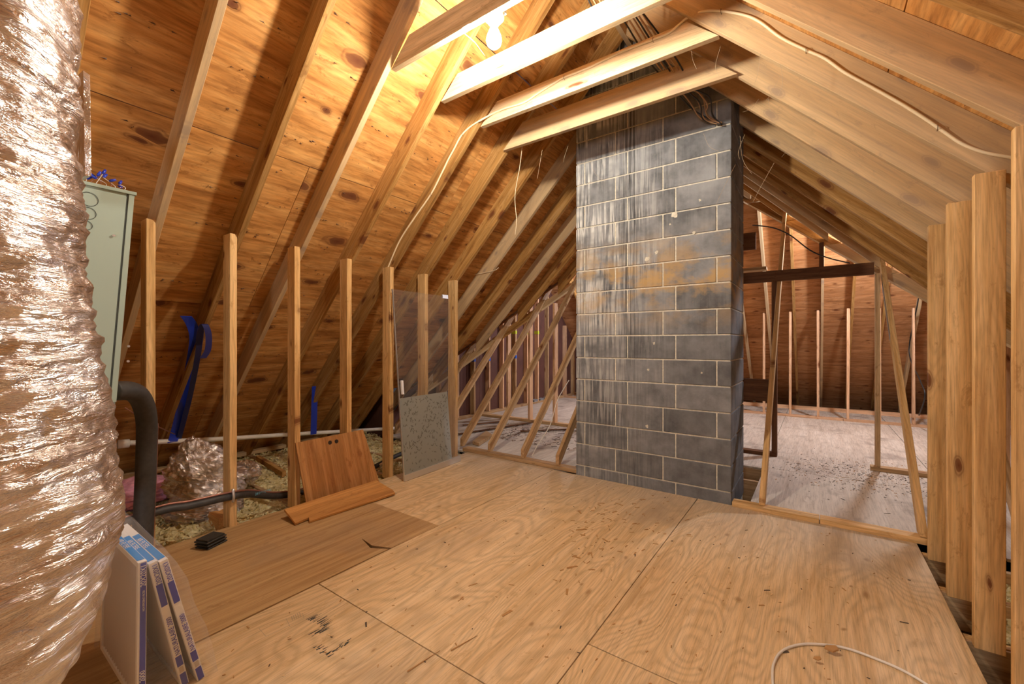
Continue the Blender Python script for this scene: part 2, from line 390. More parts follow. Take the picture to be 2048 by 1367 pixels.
def ribbon(name, pts, wvec, thick, mat, parent=None, sub=6):
    path = smoothpath(pts, sub); wv = Vector(wvec); vs = []; fs = []
    n = len(path)
    for i, p in enumerate(path):
        t = (path[min(i + 1, n - 1)] - path[max(i - 1, 0)]).normalized()
        nn = t.cross(wv).normalized() * thick / 2
        vs += [p - wv / 2 - nn, p + wv / 2 - nn, p + wv / 2 + nn, p - wv / 2 + nn]
    for i in range(n - 1):
        for j in range(4):
            a = 4 * i + j; b_ = 4 * i + (j + 1) % 4; fs.append((a, b_, b_ + 4, a + 4))
    fs.append((3, 2, 1, 0)); fs.append(tuple(4 * (n - 1) + j for j in range(4)))
    org = path[0].copy()
    return meshobj(name, [v - org for v in vs], fs, mat, parent, Matrix.Translation(org))
def clip(poly, f):
    out = []
    for i in range(len(poly)):
        a = poly[i]; b_ = poly[(i + 1) % len(poly)]; fa = f(a); fb = f(b_)
        if fa >= 0: out.append(a)
        if (fa >= 0) != (fb >= 0):
            t = fa / (fa - fb); out.append((a[0] + (b_[0] - a[0]) * t, a[1] + (b_[1] - a[1]) * t))
    return out
def textmesh(name, body, size, origin, ex, ey, mat, parent, squeeze=1.0):
    """flat lettering: baseline starts at origin, runs along ex, tops towards ey."""
    cu = bpy.data.curves.new(name, 'FONT'); cu.body = body; cu.size = size; cu.extrude = 0.0003
    to = bpy.data.objects.new('tmp', cu); COL.objects.link(to)
    dg = bpy.context.evaluated_depsgraph_get(); me = bpy.data.meshes.new_from_object(to.evaluated_get(dg))
    bpy.data.objects.remove(to); me.materials.clear(); me.materials.append(mat); me.name = name
    ex = Vector(ex).normalized() * squeeze; ey = Vector(ey).normalized(); ez = ex.cross(ey).normalized()
    m4 = Matrix((ex, ey, ez)).transposed().to_4x4(); m4.translation = Vector(origin)
    me.transform(Matrix.Diagonal((squeeze, 1, 1, 1))); ex = ex.normalized()
    m4 = Matrix((ex, ey, ez)).transposed().to_4x4(); m4.translation = Vector(origin)
    o = bpy.data.objects.new(name, me); o.matrix_basis = m4
    return link(o, parent)

# ------------------------------------------------------------------ geometry constants
SP = 0.441; Y0 = 0.79; SX = -3.22; RX = 0.537           # stud spacing, first stud, knee wall faces
RT = 0.038; RD = 0.157                                   # rafter thickness and depth
S2 = math.sqrt(2)
def zl(x): return 5.18 + x                                # undersides of the two slopes of this wing
def zr(x): return 2.54 - x
XR = -1.32                                                # ridge
CH = (-1.853, -0.5285, 3.64, 4.33)                        # chimney x0 x1 y0 y1

# ================================================================== FLOOR
floor = struct('floor')
def fpanel(x0, x1, y0, y1, mat, z=0.0, th=0.018, pts=None, parent=None):
    g = 0.0025
    if pts is None: pts = [(x0 + g, y0 + g), (x1 - g, y0 + g), (x1 - g, y1 - g), (x0 + g, y1 - g)]
    return prism('floor_panel', [(a, b_, z - th) for a, b_ in pts], (0, 0, th), (0, 1, 0), mat, parent or floor, 0.0008)
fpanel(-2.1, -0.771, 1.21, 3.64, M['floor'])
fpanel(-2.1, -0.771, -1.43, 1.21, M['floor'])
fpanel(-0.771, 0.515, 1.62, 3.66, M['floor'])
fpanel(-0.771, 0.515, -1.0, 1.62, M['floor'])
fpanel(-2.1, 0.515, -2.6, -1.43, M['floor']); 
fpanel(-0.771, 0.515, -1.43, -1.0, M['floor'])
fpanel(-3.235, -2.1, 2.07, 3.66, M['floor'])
fpanel(0, 0, 0, 0, M['floorold'], z=0.004, pts=[(-3.235, -2.6), (-2.103, -2.6), (-2.103, 1.655), (-2.2, 1.60), (-2.34, 1.64), (-2.35, 1.645),
       (-2.22, 1.625), (-2.100, 1.675), (-2.095, 2.066), (-3.235, 2.066)])
# dark seams: the joist faces seen in the open joints
joistmat = M['brace']
for k in range(-6, 7):
    y = Y0 + SP * k + 0.045
    box('floor_joist', (-5.35, y, -0.19), (2.9, y + 0.038, -0.0185), joistmat, floor, 0)
backing = box('floor_backing', (-5.6, -2.7, -0.23), (3.2, 3.75, -0.20), M['drywall'], floor, 0)

farfloor = struct('floor.001')
for (a, b_) in ((-4.75, -3.3), (-3.3, -1.98), (-1.98, -0.42), (-0.42, 0.90), (0.90, 2.2), (2.2, 4.6)):
    for (c, d) in ((3.665, 4.95), (4.95, 7.4), (7.4, 9.75)):
        if (a, c) == (-1.98, 3.665):
            fpanel(a, b_, 4.9, 4.95, M['floorfar'], parent=farfloor); continue
        fpanel(a, b_, c, d, M['floorfar'], parent=farfloor)
for y in (4.45, 4.88): box('floor_joist', (-1.9, y, -0.26), (-0.30, y + 0.038, -0.019), M['brace'], farfloor, 0)
box('floor_backing', (-5.6, 3.75, -0.30), (4.8, 10.6, -0.27), M['gap'], farfloor, 0)
# sill plates at the foot of the cut-through main roof
box('sill_plate', (-3.32, 3.66, 0.0), (-1.862, 3.755, 0.038), M['brace'], farfloor, 0, 0.002)
box('sill_plate', (-0.52, 3.615, 0.0), (0.02, 3.71, 0.036), M['stud'], farfloor, 0, 0.002)
box('sill_plate', (0.024, 3.618, 0.0), (0.66, 3.712, 0.036), M['stud'], farfloor, 0, 0.002)

# ================================================================== LEFT AND RIGHT ROOF SLOPES
cl = struct('ceiling')           # left slope of this wing
cr = struct('ceiling.001')       # right slope
nl = Vector((-1, 0, 1)).normalized(); nr = Vector((1, 0, 1)).normalized()
RV = RD * S2                      # vertical thickness of the rafters
seamsL = [-5.6, -4.79, -3.85, -2.91, -1.97, XR]
for i in range(5):
    xa, xb = seamsL[i] + 0.002, seamsL[i + 1] - 0.002
    off = (0.35 if i % 2 else -0.97)
    y = -2.7 + off - 2.64
    while y < 7.7:
        q = [(y + .002, xa), (y + 2.638, xa), (y + 2.638, xb), (y + .002, xb)]
        q = clip(q, lambda p: p[0] + 2.7); 
        if q: q = clip(q, (lambda p: p[1] - (p[0] - 8.88) + 0.05) if i else (lambda p: 3.74 - p[0]))
        if q and len(q) > 2:
            prism('sheathing_panel', [(X, Y, zl(X) + RV) for Y, X in q], nl * 0.013, (0, 1, 0), M['sheath'], cl)
        y += 2.64
seamsR = [2 * XR - s for s in seamsL][::-1]
for i in range(5):
    xa, xb = seamsR[i] + 0.002, seamsR[i + 1] - 0.002
    off = (0.35 if i % 2 else -0.97)
    y = -2.7 + off - 2.64
    while y < 7.7:
        q = [(y + .002, xa), (y + 2.638, xa), (y + 2.638, xb), (y + .002, xb)]
        q = clip(q, lambda p: p[0] + 2.7)
        if q: q = clip(q, (lambda p: (6.24 - p[0]) - p[1] + 0.05) if i < 4 else (lambda p: 3.74 - p[0]))
        if q and len(q) > 2:
            prism('sheathing_panel', [(X, Y, zr(X) + RV) for Y, X in q], nr * 0.013, (0, 1, 0), M['sheath'], cr)
        y += 2.64
rafterY = [Y0 + SP * k + 0.038 for k in range(-7, 16)]
for y in rafterY:
    if y < 3.7: xlow = -5.45
    else: xlow = y - 8.88
    if xlow < XR - 0.15:
        if CH[2] - 0.05 < y < CH[3] + 0.02: xt = CH[0] - 0.02    # trimmed at the chimney
        else: xt = XR - 0.019
        p = [(xlow, y, zl(xlow)), (xt, y, zl(xt)), (xt, y, zl(xt) + RV), (xlow, y, zl(xlow) + RV)]
        if y > 3.7: p = [(xlow, y, zl(xlow)), (xt, y, zl(xt)), (xt, y, zl(xt) + RV), (xlow + .0, y, zl(xlow) + RV)]
        prism('rafter', p, (0, RT, 0), (1, 0, 1), M['rafter'], cl, 0.002)
    xlow = 2.85 if y < 3.7 else 6.24 - y
    if xlow > XR + 0.15:
        xt = CH[1] + 0.02 if CH[2] - 0.05 < y < CH[3] + 0.02 else XR + 0.019
        p = [(xt, y, zr(xt)), (xlow, y, zr(xlow)), (xlow, y, zr(xlow) + RV), (xt, y, zr(xt) + RV)]
        prism('rafter', p, (0, RT, 0), (1, 0, -1), M['rafter'], cr, 0.002)
box('ridge_board', (XR - 0.019, -2.7, zl(XR) - 0.02), (XR + 0.019, CH[2], zl(XR) + 0.20), M['rafter'], cl, 1)
box('ridge_board', (XR - 0.019, CH[3], zl(XR) - 0.02), (XR + 0.019, 7.5, zl(XR) + 0.20), M['rafter'], cl, 1)
# collar ties, each nailed to the far side of a rafter pair
for k in range(-1, 6):
    if k in (-1,): continue
    y = Y0 + SP * k + 0.038 + RT
    if k not in (2, 3, 4, 5) : continue
    h = {2: 0.150, 3: 0.142, 4: 0.150, 5: 0.19}[k]
    yb = y
    zb = 2.985
    if k == 5: y -= 2 * RT; yb = y; zb = 2.940
    xa = zb - 5.18; xb = 2.54 - zb
    if k == 2: xb = xb
    pts = [(xa, yb, zb), (xb, yb, zb), (2.54 - zb - h - .02, yb, zb + h), (zb + h + .02 - 5.18, yb, zb + h)]
    prism('collar_tie', pts, (0, RT, 0), (1, 0, 0), M['tie'] if k < 5 else M['rafter'], cl, 0.0015)
# roofing nails that poke through the left slope
def nails(name, slope, n, yr, sr, parent):
    vs = []; fs = []
    rr = random.Random(3)
    for i in range(n):
        row = rr.randrange(20)
        X = sr[0] + (sr[1] - sr[0]) * ((row + rr.uniform(-.1, .1)) / 20)
        Y = rr.uniform(*yr)
        if any(abs(Y - (q + .019)) < 0.04 for q in rafterY): continue
        if slope == 'l':
            b0 = Vector((X, Y, zl(X) + RV)); nn = -nl
            if X < Y - 8.7: continue
        else:
            b0 = Vector((X, Y, zr(X) + RV)); nn = -nr
            if X > 6.1 - Y: continue
        d = (nn + Vector((rr.uniform(-.5, .5), rr.uniform(-.5, .5), rr.uniform(-.5, .5)))).normalized()
        L = rr.uniform(0.010, 0.022); a = d.orthogonal().normalized() * 0.0022; c = d.cross(a)
        s = len(vs); vs += [b0 + a, b0 - a * .5 + c, b0 - a * .5 - c, b0 + d * L]
        fs += [(s, s + 1, s + 3), (s + 1, s + 2, s + 3), (s + 2, s, s + 3)]
        # torn veneer fibre round the nail
        if rr.random() < .6:
            e = Vector((0, 1, 0)) * rr.choice((-1, 1)); s = len(vs)
            f = d.cross(e).normalized() * .004
            vs += [b0 + f, b0 - f, b0 + e * rr.uniform(.012, .03) + nn * 0.008, b0 + nn * 0.003]
            fs += [(s, s + 1, s + 2), (s, s + 3, s + 2), (s + 1, s + 3, s + 2)]
    o = meshobj(name, vs, fs, M['steel'], parent); o['kind'] = 'stuff'
nails('roofing_nails', 'l', 1500, (-0.4, 4.5), (-5.2, -1.5), cl)
nails('roofing_nails', 'r', 500, (-0.4, 4.5), (-1.1, 1.6), cr)

# ================================================================== LEFT KNEE WALL
wl = struct('wall_left')
lean = [0.006, 0.004, -0.003, 0.004, 0.008, -0.002, 0.003]
tops = [1.985, 1.990, 1.985, 1.962, 1.955, 1.95, 1.937]
for k in range(-5, 7):
    y = Y0 + SP * k; top = tops[k] if k >= 0 else 1.99
    ln = lean[k] if k >= 0 else 0
    zb = -0.018
    prism('stud', [(SX - 0.108, y - .006, zb), (SX, y - .006, zb), (SX + ln, y - .006, top), (SX - 0.108 + ln, y - .006, top)], (0, 0.044, 0), (0, 0, 1), M['stud'], wl, 0.002)
# eave plate and joist blocks
box('top_plate', (-5.30, -2.6, -0.02), (-5.21, 3.7, 0.018), M['rafter'], wl, 1, 0.002)
# ================================================================== RIGHT KNEE WALL
wr = struct('wall_right')
for k in range(-5, 7):
    y = Y0 + SP * k
    top = {6: 1.935, 5: 1.948, 4: 1.95, 3: 1.965}.get(k, 1.96)
    box('stud', (RX, y, -0.018), (RX + 0.089, y + RT, top), M['stud'], wr, 2, 0.002)
# rafter-line blocking that shows beyond the floor edge
for k in range(-1, 7):
    y = Y0 + SP * k + 0.06
    box('blocking', (0.52, y, -0.060), (0.80, y + 0.038, -0.015), M['stud'], wr, 0, 0.002)
box('top_plate', (2.60, -2.6, -0.02), (2.70, 3.7, 0.02), M['rafter'], wr, 1, 0.002)

# ================================================================== WING GABLE BEHIND THE CAMERA
wb = struct('wall_back')
prism('gable_panel', [(-5.6, -2.72, -0.2), (3.0, -2.72, -0.2), (3.0, -2.72, 0.0), (XR, -2.72, 4.1), (-5.6, -2.72, -0.1)], (0, 0.018, 0), (1, 0, 0), M['sheath'], wb)
for k in range(14):
    x = -4.6 + 0.5 * k
    top = min(zl(x), zr(x)) + 0.1
    if top > 0.3: box('stud', (x, -2.70, -0.01), (x + 0.038, -2.611, top), M['stud'], wb, 2)

# ================================================================== MAIN ROOF: near slope (cut through), far slope, gable
ms = struct('ceiling.002')
MD = 0.126
def zm(y): return y - 3.70
def zf(y): return 10.35 - y
mx = [-3.393 + 0.0, -2.978, -2.53, -2.111] 
feet = []
for i, x in enumerate(mx):
    feet.append((x, 3.70, M['brace']))
feet += [(-0.345, 3.66, M['stud']), (0.529, 3.64, M['stud'])]
for x in (-4.6, -4.2, -3.8): feet.append((x, 3.72, M['brace']))
for x in (0.97, 1.40, 1.83, 2.26, 2.69, 3.12, 3.55): feet.append((x, 3.72, M['brace']))
for x, yf, mt in feet:
    yt = 7.02; z0 = 0.038
    ys = z0 + 3.70
    # plumb cut nose, seat cut on the sill, ridge cut
    pts = [(x, yf, z0), (x, ys, z0), (x, yt, zm(yt)), (x, yt, zm(yt) + MD), (x, yf, zm(yf) + MD + 0.0)]
    prism('main_rafter', pts, (RT, 0, 0), (0, 1, 1), mt, ms, 0.002)
# sheathing of the near main slope outside the valleys
def mainply(poly):
    n = Vector((0, -1, 1)).normalized()
    prism('sheathing_panel', [(X, Y, zm(Y) + MD + 0.003) for X, Y in poly], n * 0.013, (1, 0, 0), M['farply'], ms)
for (a, b_) in ((3.72, 4.66), (4.66, 5.6), (5.6, 6.54), (6.54, 7.0)):
    q = clip([(-4.8, a), (XR, a), (XR, b_), (-4.8, b_)], lambda p: (p[1] - 8.92) - p[0])
    if len(q) > 2: mainply(q)
    for (c, d) in ((XR, 1.9), (1.9, 4.6)):
        q = clip([(c, a), (d, a), (d, b_), (c, b_)], lambda p: p[0] - (6.28 - p[1]))
        if len(q) > 2: mainply(q)
# valley boards the jack rafters land on
for s in (-1, 1):
    pa = Vector((-4.75, 4.13, 0.43)) if s < 0 else Vector((2.35, 3.89, 0.19))
    pb = Vector((-1.45, 7.43, 3.73)) if s < 0 else Vector((-1.19, 7.43, 3.73))
    dirv = (pb - pa).normalized(); wv = Vector((s * -1.0, 0.0, 0)); nn = dirv.cross(Vector((1, 0, 0))).normalized()
    if nn.z > 0: nn = -nn
    wv = Vector((1, 0, 0)) * 0.16
    # cut in short stepped lengths like the photographed blocks
    L = (pb - pa).length; st = 0.76
    k = 0.0
    while k + 0.4 < L:
        a = pa + dirv * k; e = pa + dirv * min(k + 0.74, L)
        o = Vector((-0.10 * s * 0 - 0.08, 0, 0))
        prism('valley_board', [a + o, a + o + wv, e + o + wv, e + o], nn * 0.030, dirv, M['rafter'], ms, 0.001)
        k += st
# far slope
n = Vector((0, 1, 1)).normalized()
for i, (xa, xb) in enumerate(((-4.8, -3.1), (-3.1, -0.7), (-0.7, 1.25), (1.25, 3.1), (3.1, 4.6))):
    for (ya, yb) in ((6.9, 7.75), (7.75, 8.75), (8.75, 9.7), (9.7, 10.6)):
        sh = 0.6 if int(ya * 4) % 2 else 0
        prism('sheathing_panel', [(xa + .002, ya + .002, zf(ya) + .2), (xb - .002, ya + .002, zf(ya) + .2), (xb - .002, yb - .002, zf(yb) + .2), (xa + .002, yb - .002, zf(yb) + .2)],
              n * 0.013, (1, 0, 0), M['farply'], ms)
fx = [0.436 + 0.385 * k for k in range(-12, 10)]
for x in fx:
    xx = x + 0.02
    if xx < -4.7 or xx > 4.5: continue
    prism('main_rafter', [(xx, 7.02, zf(7.02)), (xx, 10.4, zf(10.4)), (xx, 10.4, zf(10.4) + .2), (xx, 7.02, zf(7.02) + .2)], (0.035, 0, 0), (0, 1, -1), M['rafter'], ms)
box('ridge_board', (-4.75, 7.02, 3.15), (-1.9, 7.058, 3.50), M['rafter'], ms, 0)
box('ridge_board', (0.6, 7.02, 3.15), (4.6, 7.058, 3.50), M['rafter'], ms, 0)

wf = struct('wall_far')
for x in fx:
    if x < -4.7 or x > 4.5: continue
    zt = 1.775 + R.uniform(-.02, .02)
    prism('stud', [(x - .035, 8.60, 0.035), (x - .001, 8.60, 0.035), (x - .001 + R.uniform(-.01, .01), 8.60, zt), (x - .035 + R.uniform(-.005, .005), 8.60, zt)], (0, 0.085, 0), (0, 0, 1), M['pale'], wf, 0.0015)
for a, b_ in ((-4.7, -1.4), (-1.4, 0.36), (0.36, 2.4), (2.4, 4.5)):
    box('sole_plate', (a, 8.59, 0), (b_ - 0.004, 8.69, 0.034), M['pale'], wf, 0, 0.001)
box('sole_plate', (-4.7, 9.62, 0), (4.5, 9.72, 0.06), M['pale'], wf, 0, 0.001)

# partition stubs under the purlin
wi = struct('wall_inner')
box('purlin', (-1.60, 5.49, 1.925), (0.47, 5.53, 2.045), M['darkwood'], wi, 0, 0.001)
box('post', (-0.395, 5.47, 0.038), (-0.345, 5.555, 1.925), M['darkwood'], wi, 2, 0.001)
box('post', (0.477, 5.46, 0.038), (0.515, 5.54, 1.93), M['brace'], wi, 2, 0.001)
box('post', (0.03, 5.50, 2.045), (0.07, 5.54, 2.30), M['darkwood'], wi, 2, 0.001)
box('sole_plate', (-1.8, 5.46, 0), (-0.345, 5.56, 0.038), M['darkwood'], wi, 0, 0.001)
box('sole_plate', (0.44, 5.43, 0), (3.2, 5.53, 0.038), M['brace'], wi, 0, 0.001)
for x in (0.90, 1.32, 1.75, 2.2, 2.65): box('stud', (x, 5.44, 0.038), (x + .038, 5.52, 1.6), M['pale'], wi, 2, 0.001)
for x, zt in ((-4.12, 1.85), (-3.695, 1.85), (-3.245, 1.85), (-2.80, 1.85), (-2.36, 1.85)):
    box('stud', (x, 5.60, 0.038), (x + 0.036, 5.69, zt), M['pale'], wi, 2, 0.0015)
box('sole_plate', (-4.75, 5.60, 0), (-1.9, 5.70, 0.038), M['brace'], wi, 0, 0.001)
# headers round the chimney opening
box('header', (-1.86, 4.50, 0.715), (-0.345, 4.538, 0.915), M['darkwood'], wi, 0, 0.001)
box('header', (-2.11, 6.20, 2.44), (-0.62, 6.24, 2.66), M['darkwood'], wi, 0, 0.001)
box('header', (-1.2, 5.9, 2.13), (-0.48, 6.05, 2.165), M['brace'], wi, 0, 0.001)

# main house gable, dark boarding with studs in front
wg = struct('wall_gable')
for i in range(7):
    ya = 3.76 + i * 0.98
    yb = min(ya + 0.976, 10.4)
    def top(y): return max(min(zm(y) + MD, zf(y) + .2), 0.05)
    pts = [(-4.80, ya, -0.02), (-4.80, yb, -0.02), (-4.80, yb, top(yb))]
    if ya < 7.1 < yb: pts.append((-4.80, 7.1, 3.4))
    pts.append((-4.80, ya, top(ya)))
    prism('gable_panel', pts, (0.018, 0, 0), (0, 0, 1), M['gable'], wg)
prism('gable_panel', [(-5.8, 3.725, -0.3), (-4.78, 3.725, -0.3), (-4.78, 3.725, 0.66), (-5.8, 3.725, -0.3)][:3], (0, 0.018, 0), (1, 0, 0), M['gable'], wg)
gy = [4.25 + 0.405 * k for k in range(15)]
for i, y in enumerate(gy):
    zt = max(min(zm(y) + 0.0, zf(y)), .3)
    box('stud', (-4.78, y, 0.04), (-4.692, y + .036, zt), M['pale'] if i % 3 else M['brace'], wg, 2, 0.001)
box('sole_plate', (-4.79, 3.8, 0), (-4.68, 10.2, 0.038), M['brace'], wg, 1)
for i, mt, z in ((6, 'yellowtape', 1.42), (7, 'yellowtape', 1.42), (8, 'yellowtape', 1.43), (3, 'bluetape', 0.93), (4, 'bluetape', 0.93), (6, 'bluetape', 0.95)):
    y = gy[i]; box('tape_mark', (-4.784, y - .003, z), (-4.688, y + .039, z + .06), M[mt], wg, 0)
# closing gable on the unseen right end
prism('gable_panel', [(4.6, 3.7, -0.02), (4.6, 10.5, -0.02), (4.6, 7.1, 3.5)], (0.018, 0, 0), (0, 0, 1), M['gable'], struct('wall_right.001'))

# ================================================================== CHIMNEY
ch = thing('chimney', 'tall dark grey concrete block chimney with lime streaks rising through the attic floor', 'chimney', (-1.19, 3.98, 0))
x0, x1, y0, y1 = CH
e = 0.007
core = box('mortar_core', (x0 + e, y0 + e, -0.2), (x1 - e, y1 - e, 4.15), M['mortar'], ch, 2)
def block(xa, xb, ya, yb, za, zb):
    m = 0.0056
    lo = (xa + m, ya + m if ya > y0 + .01 else ya, za + m); hi = (xb - m, yb - m, zb - m)
    if abs(xa - x0) < .001: lo = (xa, lo[1], lo[2])
    if abs(xb - x1) < .001: hi = (xb, hi[1], hi[2])
    j = R.uniform(-0.0012, 0.0012)
    lo = (lo[0], lo[1] + (j if ya < y0 + .01 else 0), lo[2])
    box('block', lo, hi, M['block'], ch, 0, 0.0035)
zz = [0.094 - 0.2032 + 0.2032 * k for k in range(0, 21)]
for k in range(20):
    za, zb = zz[k], zz[k + 1]
    if k % 2 == 1:   # full row just above floor
        for a, b_ in ((x0, -1.463), (-1.463, -1.045), (-1.045, -0.631)): block(a, b_, y0, y0 + .19, za, zb)
        block(-0.631, x1, y0, y0 + 0.41, za, zb); block(-0.72, x1, y0 + .41, y1, za, zb)
        block(x0, x0 + .19, y0 + .19, y0 + .5, za, zb); block(x0, x0 + .19, y0 + .5, y1, za, zb)
    else:
        block(x0, -1.765, y0, y0 + .41, za, zb); block(x0, -1.70, y0 + .41, y1, za, zb)
        for a, b_ in ((-1.765, -1.352), (-1.352, -0.942), (-0.942, x1)): block(a, b_, y0, y0 + .19, za, zb)
        block(-0.72, x1, y0 + .19, y0 + .60, za, zb); block(-0.72, x1, y0 + .60, y1, za, zb)
# mortar smears and dabs
rr = random.Random(5)
for (u, v, s) in ((1349, 430, .030), (1294, 518, .028), (1313, 505, .02), (1400, 400, .012), (1388, 466, .016), (1294, 852, .018), (1308, 686, .014), (1403, 745, .010), (1296, 739, .012), (1340, 448, .010)):
    p = at_y(u, v, y0 - 0.002)
    pts = []
    for i in range(9):
        an = i / 9 * 2 * math.pi; r_ = s * rr.uniform(.6, 1.2) * .8
        pts.append((p.x + r_ * math.cos(an), y0 - 0.003, p.z + r_ * 1.1 * math.sin(an)))
    prism('mortar_dab', pts, (0, 0.004, 0), (1, 0, 0), M['mortar'], ch, 0.0008)

# ================================================================== BULB
lb = thing('light_bulb', 'glowing bare bulb in a porcelain holder hanging among the collar ties', 'light bulb', (BULB.x, BULB.y, 3.135))
def lathe(name, prof, mat, parent, loc, seg=24):
    vs = []; fs = []
    for r_, z in prof:
        for j in range(seg):
            a = 2 * math.pi * j / seg; vs.append((r_ * math.cos(a), r_ * math.sin(a), z))
    for i in range(len(prof) - 1):
        for j in range(seg):
            a = i * seg + j; b_ = i * seg + (j + 1) % seg; fs.append((a, b_, b_ + seg, a + seg))
    return meshobj(name, vs, fs, mat, parent, Matrix.Translation(Vector(loc)), True)
g = lathe('glass_globe', [(0.001, -0.045), (0.02, -0.041), (0.036, -0.025), (0.042, -0.002), (0.038, 0.02), (0.026, 0.05), (0.018, 0.07), (0.016, 0.09)], M['bulb'], lb, BULB)
g.visible_shadow = True
lathe('lamp_holder', [(0.001, 0.09), (0.03, 0.09), (0.04, 0.105), (0.055, 0.12), (0.057, 0.15), (0.001, 0.15)], M['porcelain'], lb, BULB)
box('junction_box', (BULB.x - .05, 1.783, BULB.z + .15), (BULB.x + .05, 1.89, BULB.z + .19), M['greybox'], lb, 0)
box('mounting_block', (BULB.x - .06, 1.783, BULB.z + .19), (BULB.x + .06, 1.90, BULB.z + .23), M['rafter'], lb, 0)
tube('pull_cord', [BULB + Vector((.04, -.01, .11)), at_y(925, 55, 1.72) + Vector((0, 0, 0)), at_y(950, 85, 1.95), at_y(970, 112, 2.17)], 0.0016, M['cablewhite'], lb, 4, 6)

# ================================================================== FOIL DUCT
du = thing('flexible_duct', 'large crinkled silver foil duct bulging down the left side of the room', 'duct', (-1.35, 0.0, 0.52))
path = smoothpath([(-1.62, -0.60, 2.95), (-1.47, -0.22, 2.62), (-1.39, -0.085, 2.28), (-1.36, -0.05, 1.95), (-1.352, -0.045, 1.6), (-1.347, -0.022, 1.3), (-1.345, 0.0, 1.05),
                   (-1.352, 0.008, 0.86), (-1.40, -0.02, 0.70), (-1.53, -0.12, 0.58), (-1.72, -0.28, 0.52), (-1.98, -0.52, 0.50)], 30)
def ductgeo():
    seg = 150; vs = []; fs = []; prev = None; n_ = len(path); L = 0
    for i, p in enumerate(path):
        t = (path[min(i + 1, n_ - 1)] - path[max(i - 1, 0)]).normalized()
        if i: L += (p - path[i - 1]).length
        if prev is None: nx = t.cross(Vector((0, 1, 0))).normalized()
        else: nx = (prev - t * prev.dot(t)).normalized()
        prev = nx; ny = t.cross(nx)
        base = 0.262 + 0.008 * math.sin(L * 3)
        for j in range(seg):
            an = 2 * math.pi * j / seg; d = nx * math.cos(an) + ny * math.sin(an)
            q = p + d * base
            # slack folds that tilt round the tube, then the wire coil, then fine crinkles
            f = noise.noise(Vector((math.cos(an) * 1.1, math.sin(an) * 1.1, L * 7.0 + math.sin(an + 1.0) * 0.8))) * 0.010
            tilt = L + 0.05 * math.cos(an)
            f += (abs(noise.noise(Vector((math.cos(an) * 1.6 + 4, math.sin(an) * 1.6, tilt * 17.0)))) * -0.014 + 0.004)
            coil = 0.0022 * math.cos(2 * math.pi * (L / 0.030 + an / (2 * math.pi)))
            f += coil
            f += noise.noise(Vector((math.cos(an) * 4, math.sin(an) * 4, L * 60))) * 0.006 + noise.noise(Vector((math.cos(an) * 9 + 3, math.sin(an) * 9, tilt * 26))) * 0.006
            vs.append(q + d * f)
    for i in range(n_ - 1):
        for j in range(seg):
            a = i * seg + j; b_ = i * seg + (j + 1) % seg; fs.append((a, b_, b_ + seg, a + seg))
    return vs, fs
vs, fs = ductgeo()
meshobj('foil_sleeve', vs, fs, M['foil'], du, None, True)
# foil-faced board strip standing behind the duct
fb = thing('duct_board', 'thin foil-faced board edge standing between the big duct and the roof', 'duct board', (-2.2, 0.25, 1.9))
prism('board', [at_x(166, 140, -2.2), at_x(180, 150, -2.2), at_x(183, 352, -2.2), at_x(170, 352, -2.2)], (-0.25, -0.02, 0), (0, 0, 1), M['foil2'], fb, 0.001)

# ================================================================== AIR HANDLER CABINET
ah = thing('air_handler', 'tall grey green metal cabinet hung upright behind the big foil duct', 'air handler', (-2.86, 0.3, 0.6))
TL = 0.078   # sideways lean seen in the photograph
def ahp(y, z, x=-2.6): return Vector((x, y - TL * (1.955 - z) * 0.85, z))
def ahbox(name, ya, yb, za, zb, xa, xb, mat, parent=ah, bev=0.003):
    return prism(name, [ahp(ya, za, xa), ahp(yb, za, xa), ahp(yb, zb, xa), ahp(ya, zb, xa)], (xb - xa, 0, 0), (0, 0, 1), mat, parent, bev)
ahbox('casing', 0.06, 0.59, 0.62, 1.945, -2.603, -3.05, M['green'])
ahbox('front_panel', 0.08, 0.565, 0.98, 1.928, -2.600, -2.6035, M['green'], ah, 0.001)
ahbox('side_flange', 0.572, 0.592, 0.98, 1.94, -2.597, -2.610, M['green'], ah, 0.001)
ahbox('lower_panel', 0.08, 0.545, 0.63, 0.97, -2.599, -2.6035, M['green'], ah, 0.001)
ahbox('top_lip', 0.05, 0.598, 1.940, 1.955, -2.592, -3.06, M['green'], ah, 0.001)
ahbox('panel_gap', 0.565, 0.572, 0.98, 1.94, -2.6015, -2.6033, M['greendark'], ah, 0.0)
for (u, v, r_) in ((178, 398, .030), (176, 426, .026), (172, 450, .02)):
    p = at_x(u, v, -2.598)
    vv, ff = tube_geo([p + Vector((0, r_ * math.cos(a), r_ * math.sin(a))) for a in [i / 24 * 2 * math.pi for i in range(25)]], 0.0011, 6, False)
    meshobj('knockout', vv, ff, M['greendark'], ah)
for (u, v) in ((227, 471), (257, 692), (256, 722)):
    p = at_x(u, v, -2.596); vv, ff = tube_geo([p, p + Vector((.004, 0, 0))], 0.0055, 10); meshobj('screw', vv, ff, M['alu'], ah)
